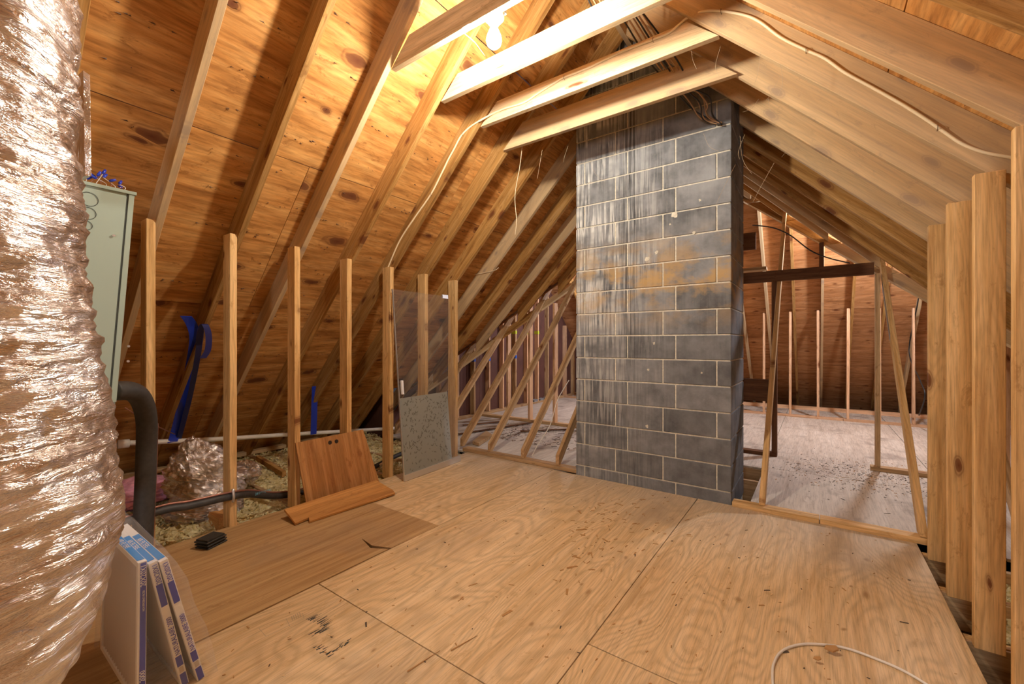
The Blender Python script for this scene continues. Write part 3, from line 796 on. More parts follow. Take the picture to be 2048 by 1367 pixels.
# loose wires with blue nuts on top
wn = thing('wire_bundle', 'tangle of thin wires with blue connectors on top of the green cabinet', 'wires', (-2.65, 0.5, 1.955))
for i in range(9):
    y = 0.43 + 0.016 * i; hz = 1.958
    b0 = Vector((-2.66 + 0.01 * (i % 3), y, hz)); tp = b0 + Vector((R.uniform(-.02, .02), R.uniform(-.03, .03), R.uniform(.02, .06)))
    tube('wire', [b0, b0 + Vector((0, .01, .02)), tp], 0.0013, M['copper'] if i % 2 else M['cablewhite'], wn, 4, 5)
    dd = Vector((R.uniform(-.3, .3), R.uniform(-1, 1), R.uniform(.1, 1))).normalized()
    vv, ff = tube_geo([tp, tp + dd * .008, tp + dd * .026], [0.003, 0.0065, 0.0045], 8)
    meshobj('wire_nut', vv, ff, M['blue'], wn, None, True)

# ================================================================== BLACK INSULATED PIPE
pX = -3.12
bp = thing('insulated_pipe', 'thick black foam-wrapped pipe leaving the green cabinet and dropping into the floor', 'pipe', (-3.12, 0.68, -0.1))
def pa_(u, v, x=pX): return at_x(u, v, x)
pth = [at_x(225, 782, -2.86), at_x(256, 781, -2.90), at_x(276, 790, -2.95), at_x(289, 815, -3.02), at_x(294, 850, -3.08), at_x(293, 900, pX), at_x(291, 960, pX), at_x(288, 1020, pX), at_x(285, 1082, pX), at_x(284, 1125, pX)]
tube('foam_sleeve', pth, 0.0485, M['black'], bp, 6, 20)
tube('copper_line', [p + Vector((-0.02, .052, 0)) for p in pth[4:]], 0.005, M['copper'], bp, 4, 8)

rl = thing('refrigerant_line', 'thin black insulated line running low along the left studs past the foil bundle', 'pipe', (-3.18, 1.2, 0.2))
rp = [(-3.05, 0.30, 0.225), at_x(305, 1026, -3.16), at_x(380, 1011, -3.17), at_x(455, 994, -3.175), at_x(500, 988, -3.28), at_x(545, 992, -3.36), at_x(583, 988, -3.45),
      at_x(650, 975, -3.52), at_x(735, 940, -3.58), at_x(800, 908, -3.62), at_x(880, 880, -3.66)]
tube('foam_sleeve', rp, 0.023, M['black'], rl, 6, 14)
tube('copper_line', [Vector(p) + Vector((0.0, 0, 0.030)) for p in rp[:8]], 0.0065, M['copper'], rl, 6, 8)
p = at_x(466, 992, -3.15); tube('clamp', [p + Vector((0, 0, -.035)), p + Vector((.012, 0, 0)), p + Vector((0, 0, .05))], 0.009, M['alu'], rl, 3, 8)
a = at_x(510, 986.5, -3.285); b2 = at_x(572, 987.5, -3.40)
dx = (b2 - a).normalized(); nrm = Vector((1, 0.2, 0)).normalized()
textmesh('printed_text', '3/4 ID X 1/2 WALL', 0.026, a + Vector((.026, -.01, -.006)), dx, (0, 0, 1), M['cyanprint'], rl, 0.95)
tp = at_x(757, 931, -3.59); tube('tape_wrap', [tp, at_x(778, 920, -3.60)], 0.025, M['alu'], rl, 1, 14)

# ================================================================== WHITE DRAIN PIPE AND STRAPS
PX = -4.72
wp = thing('drain_pipe', 'long white plastic drain pipe sloping along the low eave behind the studs', 'pipe', at_x(250, 885, PX))
tube('pipe', [at_x(246, 886, PX), at_x(430, 878, PX), at_x(600, 867, PX), at_x(772, 857, PX), at_x(850, 852, PX)], 0.0215, M['pvc'], wp, 3, 14)
tube('coupling', [at_x(236, 888, PX), at_x(258, 886, PX)], 0.036, M['pvc'], wp, 1, 14)
s1 = thing('strap', 'long bright blue plastic strap slung from a rafter with a curled loose end', 'strap', at_x(350, 880, PX), 'blue pipe hanger straps')
ribbon('band', [at_x(372, 632, -3.80), at_x(384, 650, -3.86), at_x(390, 680, -3.95), at_x(380, 740, -4.2), at_x(367, 800, -4.45), at_x(352, 860, -4.68), at_x(345, 884, -4.70)], (0.0, 0.075, 0.0), 0.003, M['blue'], s1)
ribbon('loose_end', [at_x(397, 690, -3.78), at_x(401, 660, -3.72), at_x(409, 648, -3.68), at_x(417, 668, -3.66), at_x(416, 698, -3.66), at_x(406, 716, -3.68)], (0.012, 0.038, 0.0), 0.003, M['bluedark'], s1)
ribbon('inner_band', [at_x(402, 662, -3.75), at_x(394, 720, -3.98), at_x(378, 800, -4.40), at_x(356, 884, -4.745)], (0.0, 0.04, 0.0), 0.003, M['bluedark'], s1)
s2 = thing('strap', 'short blue plastic strap holding the white pipe behind the leaning board', 'strap', at_x(628, 868, PX), 'blue pipe hanger straps')
ribbon('band', [at_x(630, 772, -4.55), at_x(629, 800, -4.60), at_x(628, 840, -4.66), at_x(627, 868, -4.695)], (0.0, 0.07, 0.0), 0.004, M['blue'], s2)
tube('hanger_wire', [at_x(250, 815, -4.0), at_x(300, 845, -4.2), at_x(350, 868, -4.5)], 0.004, M['copper'], wp, 3, 6)

# ================================================================== FOIL BOOT
fbt = thing('foil_boot', 'crumpled silver foil bundle wrapped over a duct boot behind the second left stud', 'duct boot', (-3.93, 1.34, -0.1))
def blob(name, c, rad, mat, parent, fold=0.07, seed=0.0, ns=90, top=0.0, flat=True):
    vs = []; fs = []; nt_ = 70
    for i in range(nt_ + 1):
        th = math.pi * i / nt_
        for j in range(ns):
            ph = 2 * math.pi * j / ns
            d = Vector((math.sin(th) * math.cos(ph), math.sin(th) * math.sin(ph), math.cos(th)))
            f = 1 + fold * noise.noise(Vector((d.x * 1.3 + seed, d.y * 1.3, d.z * 4.5))) * 2
            f += -abs(noise.noise(Vector((d.x * 3 + seed, d.y * 3, d.z * 9 + 2)))) * fold * 1.6
            f += noise.noise(Vector((d.x * 9, d.y * 9 + seed, d.z * 20))) * fold * .5 - abs(noise.noise(Vector((d.x * 5 + d.z * 3, d.y * 5 + seed, d.z * 5)))) * fold * 1.3
            tz = d.z * rad[2]
            shx = top * max(0, d.z)
            vs.append(Vector(c) + Vector((d.x * rad[0] * f * (1 - .28 * max(0, d.z)), d.y * rad[1] * f * (1 - .28 * max(0, d.z)) + shx, tz * f)))
    for i in range(nt_):
        for j in range(ns):
            a = i * ns + j; b_ = i * ns + (j + 1) % ns; fs.append((a, b_, b_ + ns, a + ns))
    return meshobj(name, vs, fs, mat, parent, None, not flat)
blob('foil_wrap', (-3.93, 1.33, 0.17), (0.32, 0.27, 0.33), M['foil2'], fbt, 0.09, 1.3, top=-0.08)
blob('foil_skirt', (-3.78, 1.27, 0.02), (0.30, 0.26, 0.15), M['foil2'], fbt, 0.09, 4.1)
blob('foil_end', (-3.95, 1.62, 0.15), (0.13, 0.13, 0.11), M['foil2'], fbt, 0.1, 7.7)

# ================================================================== INSULATION
def fluff(name, xr, yr, zbase, step, mat, amp, label, hole=None):
    nx = int((xr[1] - xr[0]) / step); ny = int((yr[1] - yr[0]) / step); vs = []; fs = []
    for i in range(nx + 1):
        for j in range(ny + 1):
            x = xr[0] + i * step; y = yr[0] + j * step
            v = Vector((x, y, 0))
            z = zbase + amp * noise.noise(v * 2.7) + amp * .55 * noise.noise(v * 8) + amp * .45 * abs(noise.noise(v * 22)) + amp * .4 * abs(noise.noise(v * 55))
            # sinks between the joists
            vs.append((x + noise.noise(v * 40) * .006, y + noise.noise(v * 41 + Vector((5, 5, 5))) * .006, z))
    for i in range(nx):
        for j in range(ny):
            a = i * (ny + 1) + j; fs.append((a, a + ny + 1, a + ny + 2, a + 1))
    # loose tufts on top
    rr = random.Random(9)
    for q in range(5200):
        x = rr.uniform(*xr); y = rr.uniform(*yr); v = Vector((x, y, 0))
        z = zbase + amp * noise.noise(v * 2.7) + amp * .55 * noise.noise(v * 8) + amp * .45
        s = rr.uniform(.008, .026); b0 = Vector((x, y, z)); k = len(vs)
        for _ in range(4): vs.append(b0 + Vector((rr.uniform(-s, s), rr.uniform(-s, s), rr.uniform(-s * .5, s * .9))))
        fs += [(k, k + 1, k + 2), (k, k + 2, k + 3), (k, k + 1, k + 3), (k + 1, k + 2, k + 3)]
    o = meshobj(name, vs, fs, mat, None, None, False); o['kind'] = 'stuff'
    return tag(o, label, 'insulation')
fluff('blown_insulation', (-5.25, -3.245), (0.2, 3.7), -0.06, 0.0155, M['insul'], 0.055, 'fluffy yellow blown insulation filling the low eave behind the left studs')
fluff('blown_insulation', (0.66, 2.5), (0.6, 3.6), -0.10, 0.05, M['insul'], 0.05, 'strip of yellow insulation glimpsed behind the right hand studs')
pk = blob('insulation_batt', (-4.55, 1.02, 0.02), (0.30, 0.36, 0.12), M['pink'], None, 0.12, 3.3, flat=False); tag(pk, 'pink fibreglass batt lying at the eave beside the foil bundle', 'insulation batt')
# short joist tails and blocks seen in the insulation
ob = tag(box('wood_block', (-3.62, 1.20, -0.13), (-3.325, 1.30, 0.045), M['orangeboard'], None, 0, 0.003), 'orange wood block in the insulation against the second left stud', 'wood block')
ob = tag(prism('wood_block', [(-4.75, 2.05, 0.02), (-4.1, 2.0, -0.02), (-4.1, 2.04, -0.02), (-4.75, 2.09, 0.02)], (0, 0, 0.05), (1, 0, 0), M['rafter'], None, 0.002), 'weathered stick lying across the insulation right of the foil bundle', 'wood block')

# ================================================================== BOARDS ON THE LEFT
lp = thing('plywood_offcut', 'square red brown plywood offcut with two round holes leaning on a stud', 'board', (-3.12, 2.02, 0))
A = Vector((-3.105, 1.70, 0.012)); B = Vector((-3.112, 2.36, 0.012)); C_ = at_x(728, 858, -3.20); D = at_x(591, 885, -3.205)
q_ = (B - A).cross(D - A).normalized(); C_ = C_ - q_ * (C_ - A).dot(q_)
ctr = (A + B + C_ + D) / 4; nrm = (B - A).cross(D - A).normalized()
holes = [at_x(661, 884.5, -3.19), at_x(674, 882, -3.19)]
prism('panel', [A, B, C_, D], nrm * -0.012 if nrm.x > 0 else nrm * 0.012, (D - A), M['redply'], lp, 0.001)
for hcen in holes:
    t_ = nrm if nrm.x > 0 else -nrm
    d_ = (hcen - A).dot(t_); hc = hcen - t_ * d_
    e1 = (B - A).normalized(); e2 = t_.cross(e1)
    prism('hole', [hc + e1 * (.016 * math.cos(k * math.pi / 9)) + e2 * (.016 * math.sin(k * math.pi / 9)) for k in range(18)], t_ * 0.002, e1, M['gap'], lp)
nb = thing('notched_board', 'orange plywood strip with a notched edge lying tilted below the leaning offcut', 'board', (-2.9, 1.9, 0))
a = at_z(568, 1022, 0.060); b2 = at_z(590, 1050, 0.008); c2 = at_z(617, 1038.5, 0.011); d2 = at_z(618, 1046, 0.006); e2_ = at_z(790, 989, 0.008); f2 = at_z(785, 983, 0.014); g2 = at_z(752, 963, 0.062)
prism('strip', [a, b2, c2, d2, e2_, f2, g2], Vector((0.18, 0, 0.98)) * 0.017, (g2 - a), M['orangeboard'], nb, 0.0015)

# glass door panel
gd = thing('glass_door', 'tall framed glass shower panel with an etched leaf pattern leaning on the studs', 'glass panel', (-3.02, 2.75, 0))
ga = at_z(808, 962, 0.004); gb = at_z(920, 921, 0.004)
def gp(s, z):   # point on the leaning pane
    base = ga.lerp(gb, s); lean_ = Vector((-0.165, 0, 0)) * (z / 1.75)
    return base + lean_ + Vector((0, 0, z))
def gquad(name, s0, s1, z0, z1, off, th, mat):
    o = Vector((off, 0, 0)); return prism(name, [gp(s0, z0) + o, gp(s1, z0) + o, gp(s1, z1) + o, gp(s0, z1) + o], (th, 0, 0), (0, 0, 1), mat, gd)
gquad('pane', 0.0, 1.0, 0.04, 1.74, 0.0, 0.006, M['clear'])
gquad('etched_film', 0.0, 0.83, 0.04, 0.74, 0.0075, 0.0008, M['frost'])
gquad('bottom_rail', 0.0, 1.0, 0.0, 0.055, -0.006, 0.020, M['alu'])
gquad('edge_trim', -0.006, 0.004, 0.0, 1.74, -0.004, 0.014, M['alu'])
gquad('handle', 0.03, 0.055, 0.775, 0.90, 0.007, 0.02, M['white'])
gquad('corner_clip', 0.86, 0.97, 1.715, 1.755, -0.004, 0.016, M['alu'])
rr = random.Random(21); vs = []; fs = []
for i in range(300):
    s = rr.uniform(.02, .81); z = rr.uniform(.07, .72); an = rr.uniform(-1.2, 1.2) + 1.57; L = rr.uniform(.012, .024)
    if rr.random() < (0.55 if z < .25 else 0): continue
    c = gp(s, z) + Vector((0.0092, 0, 0)); dy = math.cos(an) * L; dz = math.sin(an) * L; py = -math.sin(an) * L * .28; pz = math.cos(an) * L * .28
    k = len(vs); vs += [c + Vector((0, -dy, -dz)), c + Vector((0, py, pz)), c + Vector((0, dy, dz)), c + Vector((0, -py, -pz))]; fs.append((k, k + 1, k + 2, k + 3))
o = meshobj('leaf_pattern', vs, fs, M['leafmark'], gd); o['kind'] = 'stuff'

# black plastic stack
bb = thing('plastic_tray_stack', 'small stack of black plastic trays on the floor edge by the second left stud', 'plastic trays', (-3.03, 1.05, 0.004))
for i, z in enumerate((0.005, 0.024, 0.043)):
    c = Vector((-3.035 + .004 * i, 1.055 - .004 * i, z)); e1 = Vector((0.93, .36, 0)).normalized() * .052; e2 = Vector((-.36, .93, 0)).normalized() * .066
    prism('tray', [c - e1 - e2, c + e1 - e2, c + e1 + e2, c - e1 + e2], (0, 0, 0.009), e1, M['blackplastic'], bb, 0.003)
    prism('tray_web', [c - e1 * .85 - e2 * .85, c + e1 * .85 - e2 * .85, c + e1 * .85 + e2 * .85, c - e1 * .85 + e2 * .85], (0, 0, 0.019), e1, M['blackplastic'], bb)

# ================================================================== AIR FILTERS IN A BAG
def filt(label, top, bot, xa=-1.876, xb=-2.37, texts=True, bright=False):
    f = thing('air_filter', label, 'air filter', (xa, bot[0], 0), 'boxed air filters in a clear bag')
    yb, zb_ = bot; yt, zt_ = top
    up = Vector((0, yt - yb, zt_ - zb_)).normalized(); th = Vector((0, up.z, -up.y)) * 0.024
    L = math.hypot(yt - yb, zt_ - zb_)
    b0 = Vector((xa, yb, zb_)); 
    # card frame as four bars
    def bar(xs, xe, l0, l1, nm='card_frame', mt=M['white'], o=0.0, tt=1.0):
        base = b0 + Vector((xs - xa, 0, 0)) + up * l0 - th * (0.5 * (tt - 1))
        return prism(nm, [base, base + Vector((xe - xs, 0, 0)), base + Vector((xe - xs, 0, 0)) + up * (l1 - l0), base + up * (l1 - l0)], th * tt, (1, 0, 0), mt, f, 0.0006)
    bar(xa, xa - .02, 0, L); bar(xb + .02, xb, 0, L); bar(xa - .0205, xb + .0205, 0, .02); bar(xa - .0205, xb + .0205, L - .02, L)
    # pleated medium
    vs = []; fs = []; n_ = 36
    for i in range(n_ + 1):
        x = xa - .02 + (xb + .04 - xa) * i / n_; o = th * (0.15 if i % 2 else 0.85)
        vs += [Vector((x, yb, zb_)) + up * .015 + o, Vector((x, yb, zb_)) + up * (L - .015) + o]
    for i in range(n_): fs.append((2 * i, 2 * i + 2, 2 * i + 3, 2 * i + 1))
    meshobj('pleated_medium', vs, fs, M['pleat'], f)
    # printed edge facing the room: blue bands, size and name, reading bottom to top
    ex0 = xa + 0.0006
    def band(l0, l1, w0, w1, mt, nm='printed_band'):
        base = Vector((ex0, yb, zb_))
        prism(nm, [base + up * l0 + th * w0, base + up * l1 + th * w0, base + up * l1 + th * w1, base + up * l0 + th * w1], (0.0005, 0, 0), up, mt, f)
    xd = -th.normalized()      # letter tops point away from the camera-side edge
    if bright:
        band(0.0, L - .004, .25, .92, M['navy'])
        org = Vector((ex0 + .0009, yb, zb_))
        textmesh('size_text', '20X20X1', 0.020, org + up * (L - .085) + th * .85, up, xd, M['white'], f, .95)
        textmesh('fine_print', 'HIGH EFFICIENCY FILTER', 0.008, org + up * (L - .17) + th * .75, up, xd, M['white'], f, .8)
        textmesh('name_text', '2000', 0.020, org + up * (L - .41) + th * .85, up, xd, M['white'], f, .95)
    else:
        band(L - .17, L - .085, .15, .9, M['navy']); band(.0, .05, .15, .9, M['navy']); band(.08, .12, .15, .9, M['navy'])
        org = Vector((ex0 + .0009, yb, zb_))
        textmesh('size_text', '20X20X1', 0.021, org + up * (L - .083) + th * .87, up, xd, M['navy'], f, .92)
        textmesh('name_text', 'NATURALAIRE 2000', 0.021, org + up * .125 + th * .87, up, xd, M['navy'], f, .82)
        band(.055, .076, .25, .8, M['pleat'], 'printed_code')
    # printed top edge
    tb = b0 + up * (L + .0006)
    prism('top_print', [tb + th * .08 + Vector((-.02, 0, 0)), tb + th * .92 + Vector((-.02, 0, 0)), tb + th * .92 + Vector((-.33, 0, 0)), tb + th * .08 + Vector((-.33, 0, 0))], up * .0005, (1, 0, 0), M['bluebright'], f)
    textmesh('top_text', 'AIR FILTERS', 0.022, tb + up * .0012 + Vector((-.28, 0, 0)) + th * .12, (1, 0, 0), th, M['white'], f, 1.0)
    return f
filt('air filter with a solid navy edge, standing upright nearest the foil duct', (0.436, 0.50), (0.432, 0.004), bright=True)
filt('middle air filter of the three, leaning inside the clear bag', (0.462, 0.487), (0.555, 0.002), xa=-1.868, xb=-2.36)
filt('outermost air filter of the three, leaning at the open floor side of the bag', (0.488, 0.487), (0.600, 0.002), xa=-1.855, xb=-2.35)
bag = []
def bagsec(z, ya, yb, xa, xb):
    pts = []
    for i in range(40):
        t = i / 40
        if t < .25: p = (xa + (xb - xa) * t / .25, ya)
        elif t < .5: p = (xb, ya + (yb - ya) * (t - .25) / .25)
        elif t < .75: p = (xb + (xa - xb) * (t - .5) / .25, yb)
        else: p = (xa, yb + (ya - yb) * (t - .75) / .25)
        v = Vector((p[0], p[1], z)); j = noise.noise(Vector((t * 9, z * 9, 2))) * .010
        pts.append(v + Vector((j, j * .8 + noise.noise(Vector((t * 20, z * 14, 5))) * .006, 0)))
    return pts
secs = [bagsec(0.004, .42, .665, -1.845, -2.40), bagsec(.1, .42, .645, -1.845, -2.40), bagsec(.2, .418, .62, -1.845, -2.40), bagsec(.3, .416, .59, -1.845, -2.40), bagsec(.4, .415, .565, -1.845, -2.40), bagsec(.47, .415, .54, -1.85, -2.40), bagsec(.512, .425, .52, -1.90, -2.39), bagsec(.55, .45, .50, -2.15, -2.36)]
vs = [v for s in secs for v in s]; fs = []
for i in range(len(secs) - 1):
    for j in range(40): fs.append((i * 40 + j, i * 40 + (j + 1) % 40, (i + 1) * 40 + (j + 1) % 40, (i + 1) * 40 + j))
fs.append(tuple((len(secs) - 1) * 40 + j for j in range(40)))
bo = meshobj('plastic_bag', vs, fs, M['bag'], None, None, True); tag(bo, 'clear wrinkled plastic bag pulled over the three boxed air filters', 'bag')

# ================================================================== CABLES
yc = 2.588
cb = thing('stapled_cable', 'cream electric cable stapled along a rafter, a collar tie and the opposite rafter', 'cable', (-2.2, 2.6, 3.0))
left = [(771, 566), (773, 545), (780, 525), (800, 480), (828, 437), (862, 388), (884, 345), (897, 318), (908, 298), (922, 272), (940, 254), (962, 240)]
mid = [(986, 227), (1010, 217), (1048, 205), (1077, 186), (1109, 166), (1128, 155), (1176, 136), (1233, 108), (1306, 79), (1338, 66), (1357, 50), (1377, 34)]
right = [(1407, 23), (1442, 22), (1488, 30), (1520, 44), (1562, 75), (1610, 99), (1650, 117), (1690, 145), (1750, 178), (1800, 206), (1850, 237), (1886, 262), (1925, 288), (1970, 305), (2024, 315), (2040, 318)]
pts = [at_y(u, v, yc) for u, v in left] + [at_y(u, v, 2.623) for u, v in mid] + [at_y(u, v, yc) for u, v in right]
tube('cable', pts, 0.0068, M['cable'], cb, 5, 8)
for u, v, yy in ((862, 388, yc), (1128, 155, 2.625), (1306, 79, 2.625), (1442, 22, yc), (1612, 100, yc), (1875, 254, yc), (925, 268, yc)):
    p = at_y(u, v, yy - .004); tube('staple', [p + Vector((0.0, .008, -.014)), p + Vector((0, -.006, -.008)), p + Vector((0, -.006, .008)), p + Vector((0, .008, .014))], 0.0014, M['steel'], cb, 1, 5)
# bundle that runs over the ties to the chimney
for i in range(7):
    j = lambda s: R.uniform(-s, s)
    c = tube('house_cable', [at_y(1130 + 9 * i, -30, 2.05) + Vector((j(.02), 0, .2)), at_y(1195 + 11 * i, 30 + j(4), 2.4), at_y(1230 + 8 * i, 70 + j(6), 2.62) + Vector((0, 0, .18)), at_y(1300 + 9 * i, 120 + j(6), 2.9),
               at_y(1340 + 7 * i, 165 + j(8), 3.2), at_y(1370 + 9 * i + j(6), 200 + j(10), 3.4), at_y(1400 + j(10) + 4 * i, 232 + j(8), 3.55), at_y(1440 + j(5), 247 + j(3), 3.60)], 0.0052, M['cabletan'] if i % 3 else M['cableblack'], None, 5, 7)
    tag(c, 'dusty house cable bunched with others at the top right corner of the chimney', 'cable', 'cables bunched above the chimney')
c = tube('loose_cable', [at_z(1548, 1390, .006), at_z(1545, 1350, .006), at_z(1548, 1325, .006), at_z(1562, 1303, .006), at_z(1590, 1290, .006), at_z(1630, 1287, .006), at_z(1690, 1295, .006), at_z(1760, 1320, .006), at_z(1815, 1345, .006), at_z(1880, 1385, .006)],
         0.0048, M['cablewhite'], None, 6, 8); tag(c, 'loop of loose white cable lying on the floor in the lower right', 'cable')
c = tube('loose_cable', [at_x(1832, 560, 1.2), at_x(1838, 590, 1.2), at_x(1818, 700, 1.22), at_x(1840, 760, 1.2), at_x(1850, 790, 1.2), at_x(1838, 830, 1.22)], 0.008, M['cableblack'], None, 5, 7)
tag(c, 'black cable snaking down the far knee wall at the right', 'cable')
c = tube('loose_cable', [at_y(1505, 450, 4.9), at_y(1545, 455, 4.9), at_y(1580, 470, 4.95), at_y(1620, 500, 5.0), at_y(1655, 515, 5.1), at_y(1700, 526, 5.1)], 0.006, M['cableblack'], None, 5, 7)
tag(c, 'black cable sagging over the dark purlin right of the chimney', 'cable')
c = tube('loose_cable', [at_y(935, 550, 3.88), at_y(965, 546, 3.9), at_y(990, 540, 3.9), at_y(997, 535, 3.9)], 0.004, M['cable'], None, 5, 7)
tag(c, 'short cream cable stub sticking out beside the last left stud', 'cable')
c = tube('loose_cable', [at_y(1045, 285, 3.1), at_y(1040, 330, 3.1), at_y(1030, 390, 3.1), at_y(1033, 440, 3.1), at_y(1030, 470, 3.12)], 0.0028, M['cable'], None, 5, 6)
tag(c, 'thin pale wire hanging straight down from the third collar tie', 'wire')
c = tube('loose_cable', [at_y(1138, 760, 4.35), at_y(1115, 800, 4.2), at_y(1100, 850, 4.0), at_y(1075, 890, 3.8), at_y(1064, 912, 3.65)], 0.005, M['cablewhite'], None, 5, 6)
tag(c, 'white cable hanging down beside the slanted rafter left of the chimney', 'cable')

# foil strip on the leaning rafter at right and scraps beyond the sill
a = at_y(1773, 640, 5.35); 
def mpt(y, dz): return Vector((0.527, y, zm(y) + dz))
p1, p2 = mpt(4.95, .02), mpt(5.45, .02)
fs_ = prism('foil_tape', [p1, p2, p2 + Vector((0, 0, .07)), p1 + Vector((0, 0, .06))], (-0.0015, 0, 0), (0, 1, 1), M['bluefoil'], None)
tag(fs_, 'blue silver foil tape strip on the side of the right leaning rafter', 'tape')
sc1 = prism('lumber_scrap', [at_z(945, 888, .004), at_z(958, 892, .004), at_z(985, 874, .004), at_z(972, 866, .004)], (0, 0, .04), (1, 1, 0), M['brace'], None, .002)
tag(sc1, 'short lumber scrap lying behind the sill left of the chimney', 'lumber scrap')
for i, (pa1, pb1, lab) in enumerate((((915, 868), (1060, 845), 'long dark slat lying nearest on the dirty floor behind the left rafters'), ((925, 850), (1010, 842), 'shorter dark slat lying behind the long one on the dirty floor'), ((1040, 862), (1135, 858), 'thin dark slat lying close to the chimney on the dirty floor'))):
    p = at_z(*pa1, .012); q = at_z(*pb1, .012); d_ = (q - p).normalized().cross(Vector((0, 0, 1))) * .04
    tag(prism('lumber_stick', [p, q, q + d_, p + d_], (0, 0, .012), q - p, M['darkwood'], None, .001), lab, 'lumber stick')
for i, (u, v) in enumerate(((1068, 806), (1080, 803), (1090, 800))):
    p = at_z(u, v, 0.0)
    g_ = thing('metal_box', ['nearest of three small grey metal boxes on the far left floor', 'middle of three small grey metal boxes on the far left floor', 'furthest of three small grey metal boxes on the far left floor'][i], 'metal box', p, 'grey boxes by the gable wall')
    box('body', (p.x - .07, p.y - .06, 0.001), (p.x + .05, p.y + .07, .07), M['greybox'], g_, 0, .004)
    box('flange', (p.x - .08, p.y - .08, 0.0705), (p.x + .06, p.y + .09, .076), M['greybox'], g_, 0)
# dirt on the main attic floor
def scatter(name, n, xr, yr, mats, smin, smax, label, cat, parent=None, seed=1, dens=None, z=0.001):
    rr = random.Random(seed); vs = []; fs = []; mi = []
    for i in range(n):
        x = rr.gauss((xr[0] + xr[1]) / 2, (xr[1] - xr[0]) / 4) if dens else rr.uniform(*xr)
        y = rr.gauss((yr[0] + yr[1]) / 2, (yr[1] - yr[0]) / 4) if dens else rr.uniform(*yr)
        L = rr.uniform(smin, smax) * (1 if rr.random() < .85 else 2.2); w_ = L * rr.uniform(.08, .22) + .001; h_ = rr.uniform(.001, .0025)
        an = rr.gauss(1.2, .7); ca, sa = math.cos(an), math.sin(an); k = len(vs)
        for dz in (0, h_):
            for a_, b_ in ((-L, -w_ * .4), (L, -w_), (L * .9, w_), (-L * .8, w_)):
                vs.append((x + a_ * ca - b_ * sa, y + a_ * sa + b_ * ca, z + dz))
        ff = [(3, 2, 1, 0), (4, 5, 6, 7), (0, 1, 5, 4), (1, 2, 6, 5), (2, 3, 7, 6), (3, 0, 4, 7)]
        m_ = rr.randrange(len(mats))
        for f in ff: fs.append(tuple(k + t for t in f)); mi.append(m_)
    o = meshobj(name, vs, fs, mats, parent)
    for p_, m_ in zip(o.data.polygons, mi): p_.material_index = m_
    o['kind'] = 'stuff'; return tag(o, label, cat)
scatter('wood_splinters', 420, (-2.05, 0.45), (0.5, 3.55), [M['chip'], M['chip'], M['chippale'], M['dirt']], .0025, .008, 'small wood splinters and shavings scattered over the plywood floor', 'debris', seed=4)
scatter('wood_splinters', 110, (-1.5, -0.8), (1.9, 3.3), [M['chip']], .005, .018, 'denser drift of splinters on the floor in front of the chimney', 'debris', seed=8, dens=1)
scatter('dirt_specks', 900, (-0.3, 1.1), (4.5, 5.9), [M['dirt'], M['chip'], M['dirt']], .003, .010, 'dark dirt specks on the far floor right of the chimney', 'debris', seed=2, dens=1)
scatter('dirt_specks', 500, (-3.9, -2.0), (4.4, 5.5), [M['dirt'], M['darkwood']], .006, .028, 'heap of dark dirt and bark on the floor left of the chimney', 'debris', seed=3)
for (u, v, s, lab) in ((1662, 1299, .016, 'broken brown wood chip lying on the loop of white cable'), (1634, 1318, .009, 'smaller brown wood chip on the floor below the cable loop')):
    p = at_z(u, v, .012)
    tag(prism('wood_chip', [p + Vector((-s * 1.4, -s * .6, 0)), p + Vector((s * .4, -s, 0)), p + Vector((s * 1.6, s * .2, .004)), p + Vector((s, s * 1.1, .008)), p + Vector((-s, s * .5, .002))], (0, 0, s * .5), (1, 0, 0), M['chip'], None, .001), lab, 'wood chip')
for (uv, lab) in ((((902, 1300), (955, 1270)), 'long thin splinter near the cross seam of the floor'), (((815, 1342), (880, 1300)), 'long splinter lying across the cross seam of the floor')):
    p = at_z(*uv[0], .003); q = at_z(*uv[1], .003)
    tag(tube('long_splinter', [p, q], [.003, .001], M['chip'], None, 1, 5), lab, 'splinter')
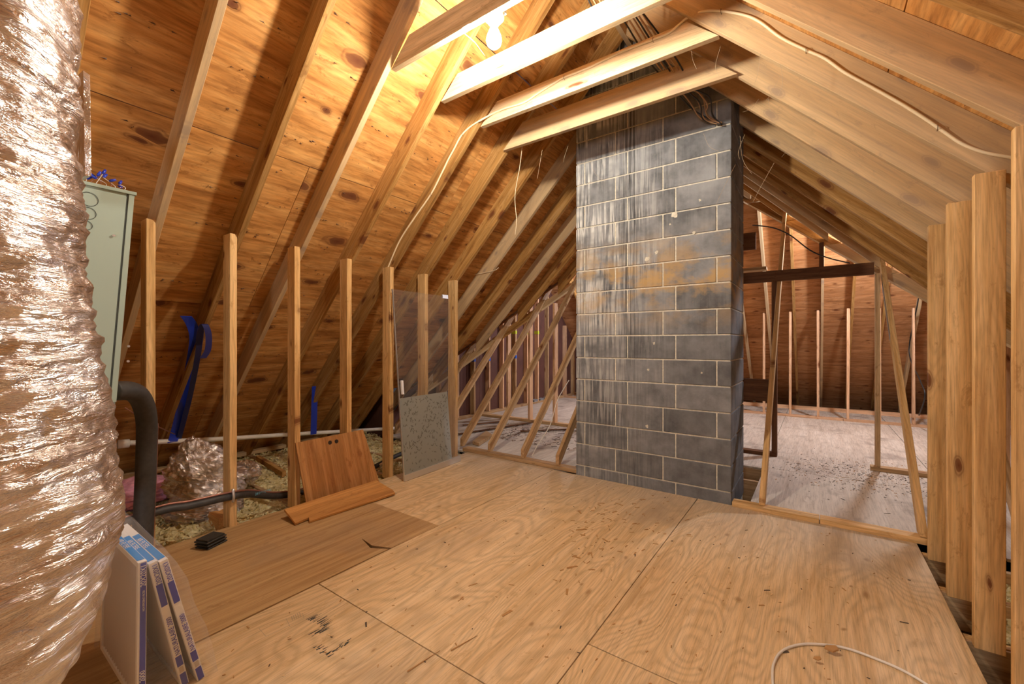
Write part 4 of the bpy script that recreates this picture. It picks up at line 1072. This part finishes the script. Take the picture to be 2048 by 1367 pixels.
# scuffs and faded grade stamp printed on the near floor panel
fp = floor
rr = random.Random(14); vs = []; fs = []
def scuff(u0, v0, u1, v1, n, sl):
    for i in range(n):
        t = (i + .5) / n; u = u0 + (u1 - u0) * t + rr.uniform(-6, 6); v = v0 + (v1 - v0) * t + rr.uniform(-4, 4)
        p = at_z(u, v, .0004); L = rr.uniform(.5, 1.2) * sl; q = p + Vector((rr.uniform(-.006, .004), L, 0)); w_ = Vector((rr.uniform(.0015, .004), 0, 0)); k = len(vs)
        vs.extend([p - w_, p + w_, q + w_ * .4, q - w_ * .4]); fs.append((k, k + 1, k + 2, k + 3))
scuff(616, 1236, 648, 1252, 16, .05); scuff(618, 1272, 650, 1258, 10, .05); scuff(625, 1294, 660, 1310, 12, .022); scuff(665, 1302, 700, 1280, 14, .02)
o = meshobj('scuff_marks', vs, fs, M['ink'], floor); o['kind'] = 'stuff'
vs = []; fs = []
def faint(u0, v0, u1, v1, w_):
    p = at_z(u0, v0, .0003); q = at_z(u1, v1, .0003); d_ = (q - p).normalized().cross(Vector((0, 0, 1))) * w_; k = len(vs)
    vs.extend([p - d_, p + d_, q + d_, q - d_]); fs.append((k, k + 1, k + 2, k + 3))
for t in ((518, 1256, 605, 1225), (532, 1272, 608, 1236), (518, 1256, 532, 1272), (605, 1225, 608, 1236), (572, 1236, 580, 1252)): faint(*t, .0007)
for i in range(5): faint(583 + i * 4, 1232 - i * 2, 585 + i * 4, 1240 - i * 2, .0012)
for i in range(6): faint(625 + i * 8, 1205 - i * 0 + (i % 3) * 6, 655 + i * 6, 1190 + (i % 3) * 6, .0007)
o = meshobj('grade_stamp', vs, fs, M['inkfaint'], floor); o['kind'] = 'stuff'
# cobweb strands with caught specks
vs = []; fs = []
rr = random.Random(31)
for i in range(26):
    u = rr.uniform(820, 1250) if i % 2 else rr.uniform(1380, 1600); v = rr.uniform(40, 330); Y = rr.uniform(2.3, 3.3)
    p = at_y(u, v, Y); q = p + Vector((rr.uniform(-.1, .1), rr.uniform(-.05, .05), rr.uniform(-.25, -.05)))
    vv, ff = tube_geo(smoothpath([p, (p + q) / 2 + Vector((rr.uniform(-.02, .02), 0, -.02)), q], 4), 0.0007, 4); k = len(vs); vs += vv; fs += [tuple(k + a for a in f) for f in ff]
o = meshobj('cobweb', vs, fs, M['web']); o['kind'] = 'stuff'; tag(o, 'dusty cobweb strands hanging among the collar ties', 'cobweb')
print('objects', len(bpy.data.objects))
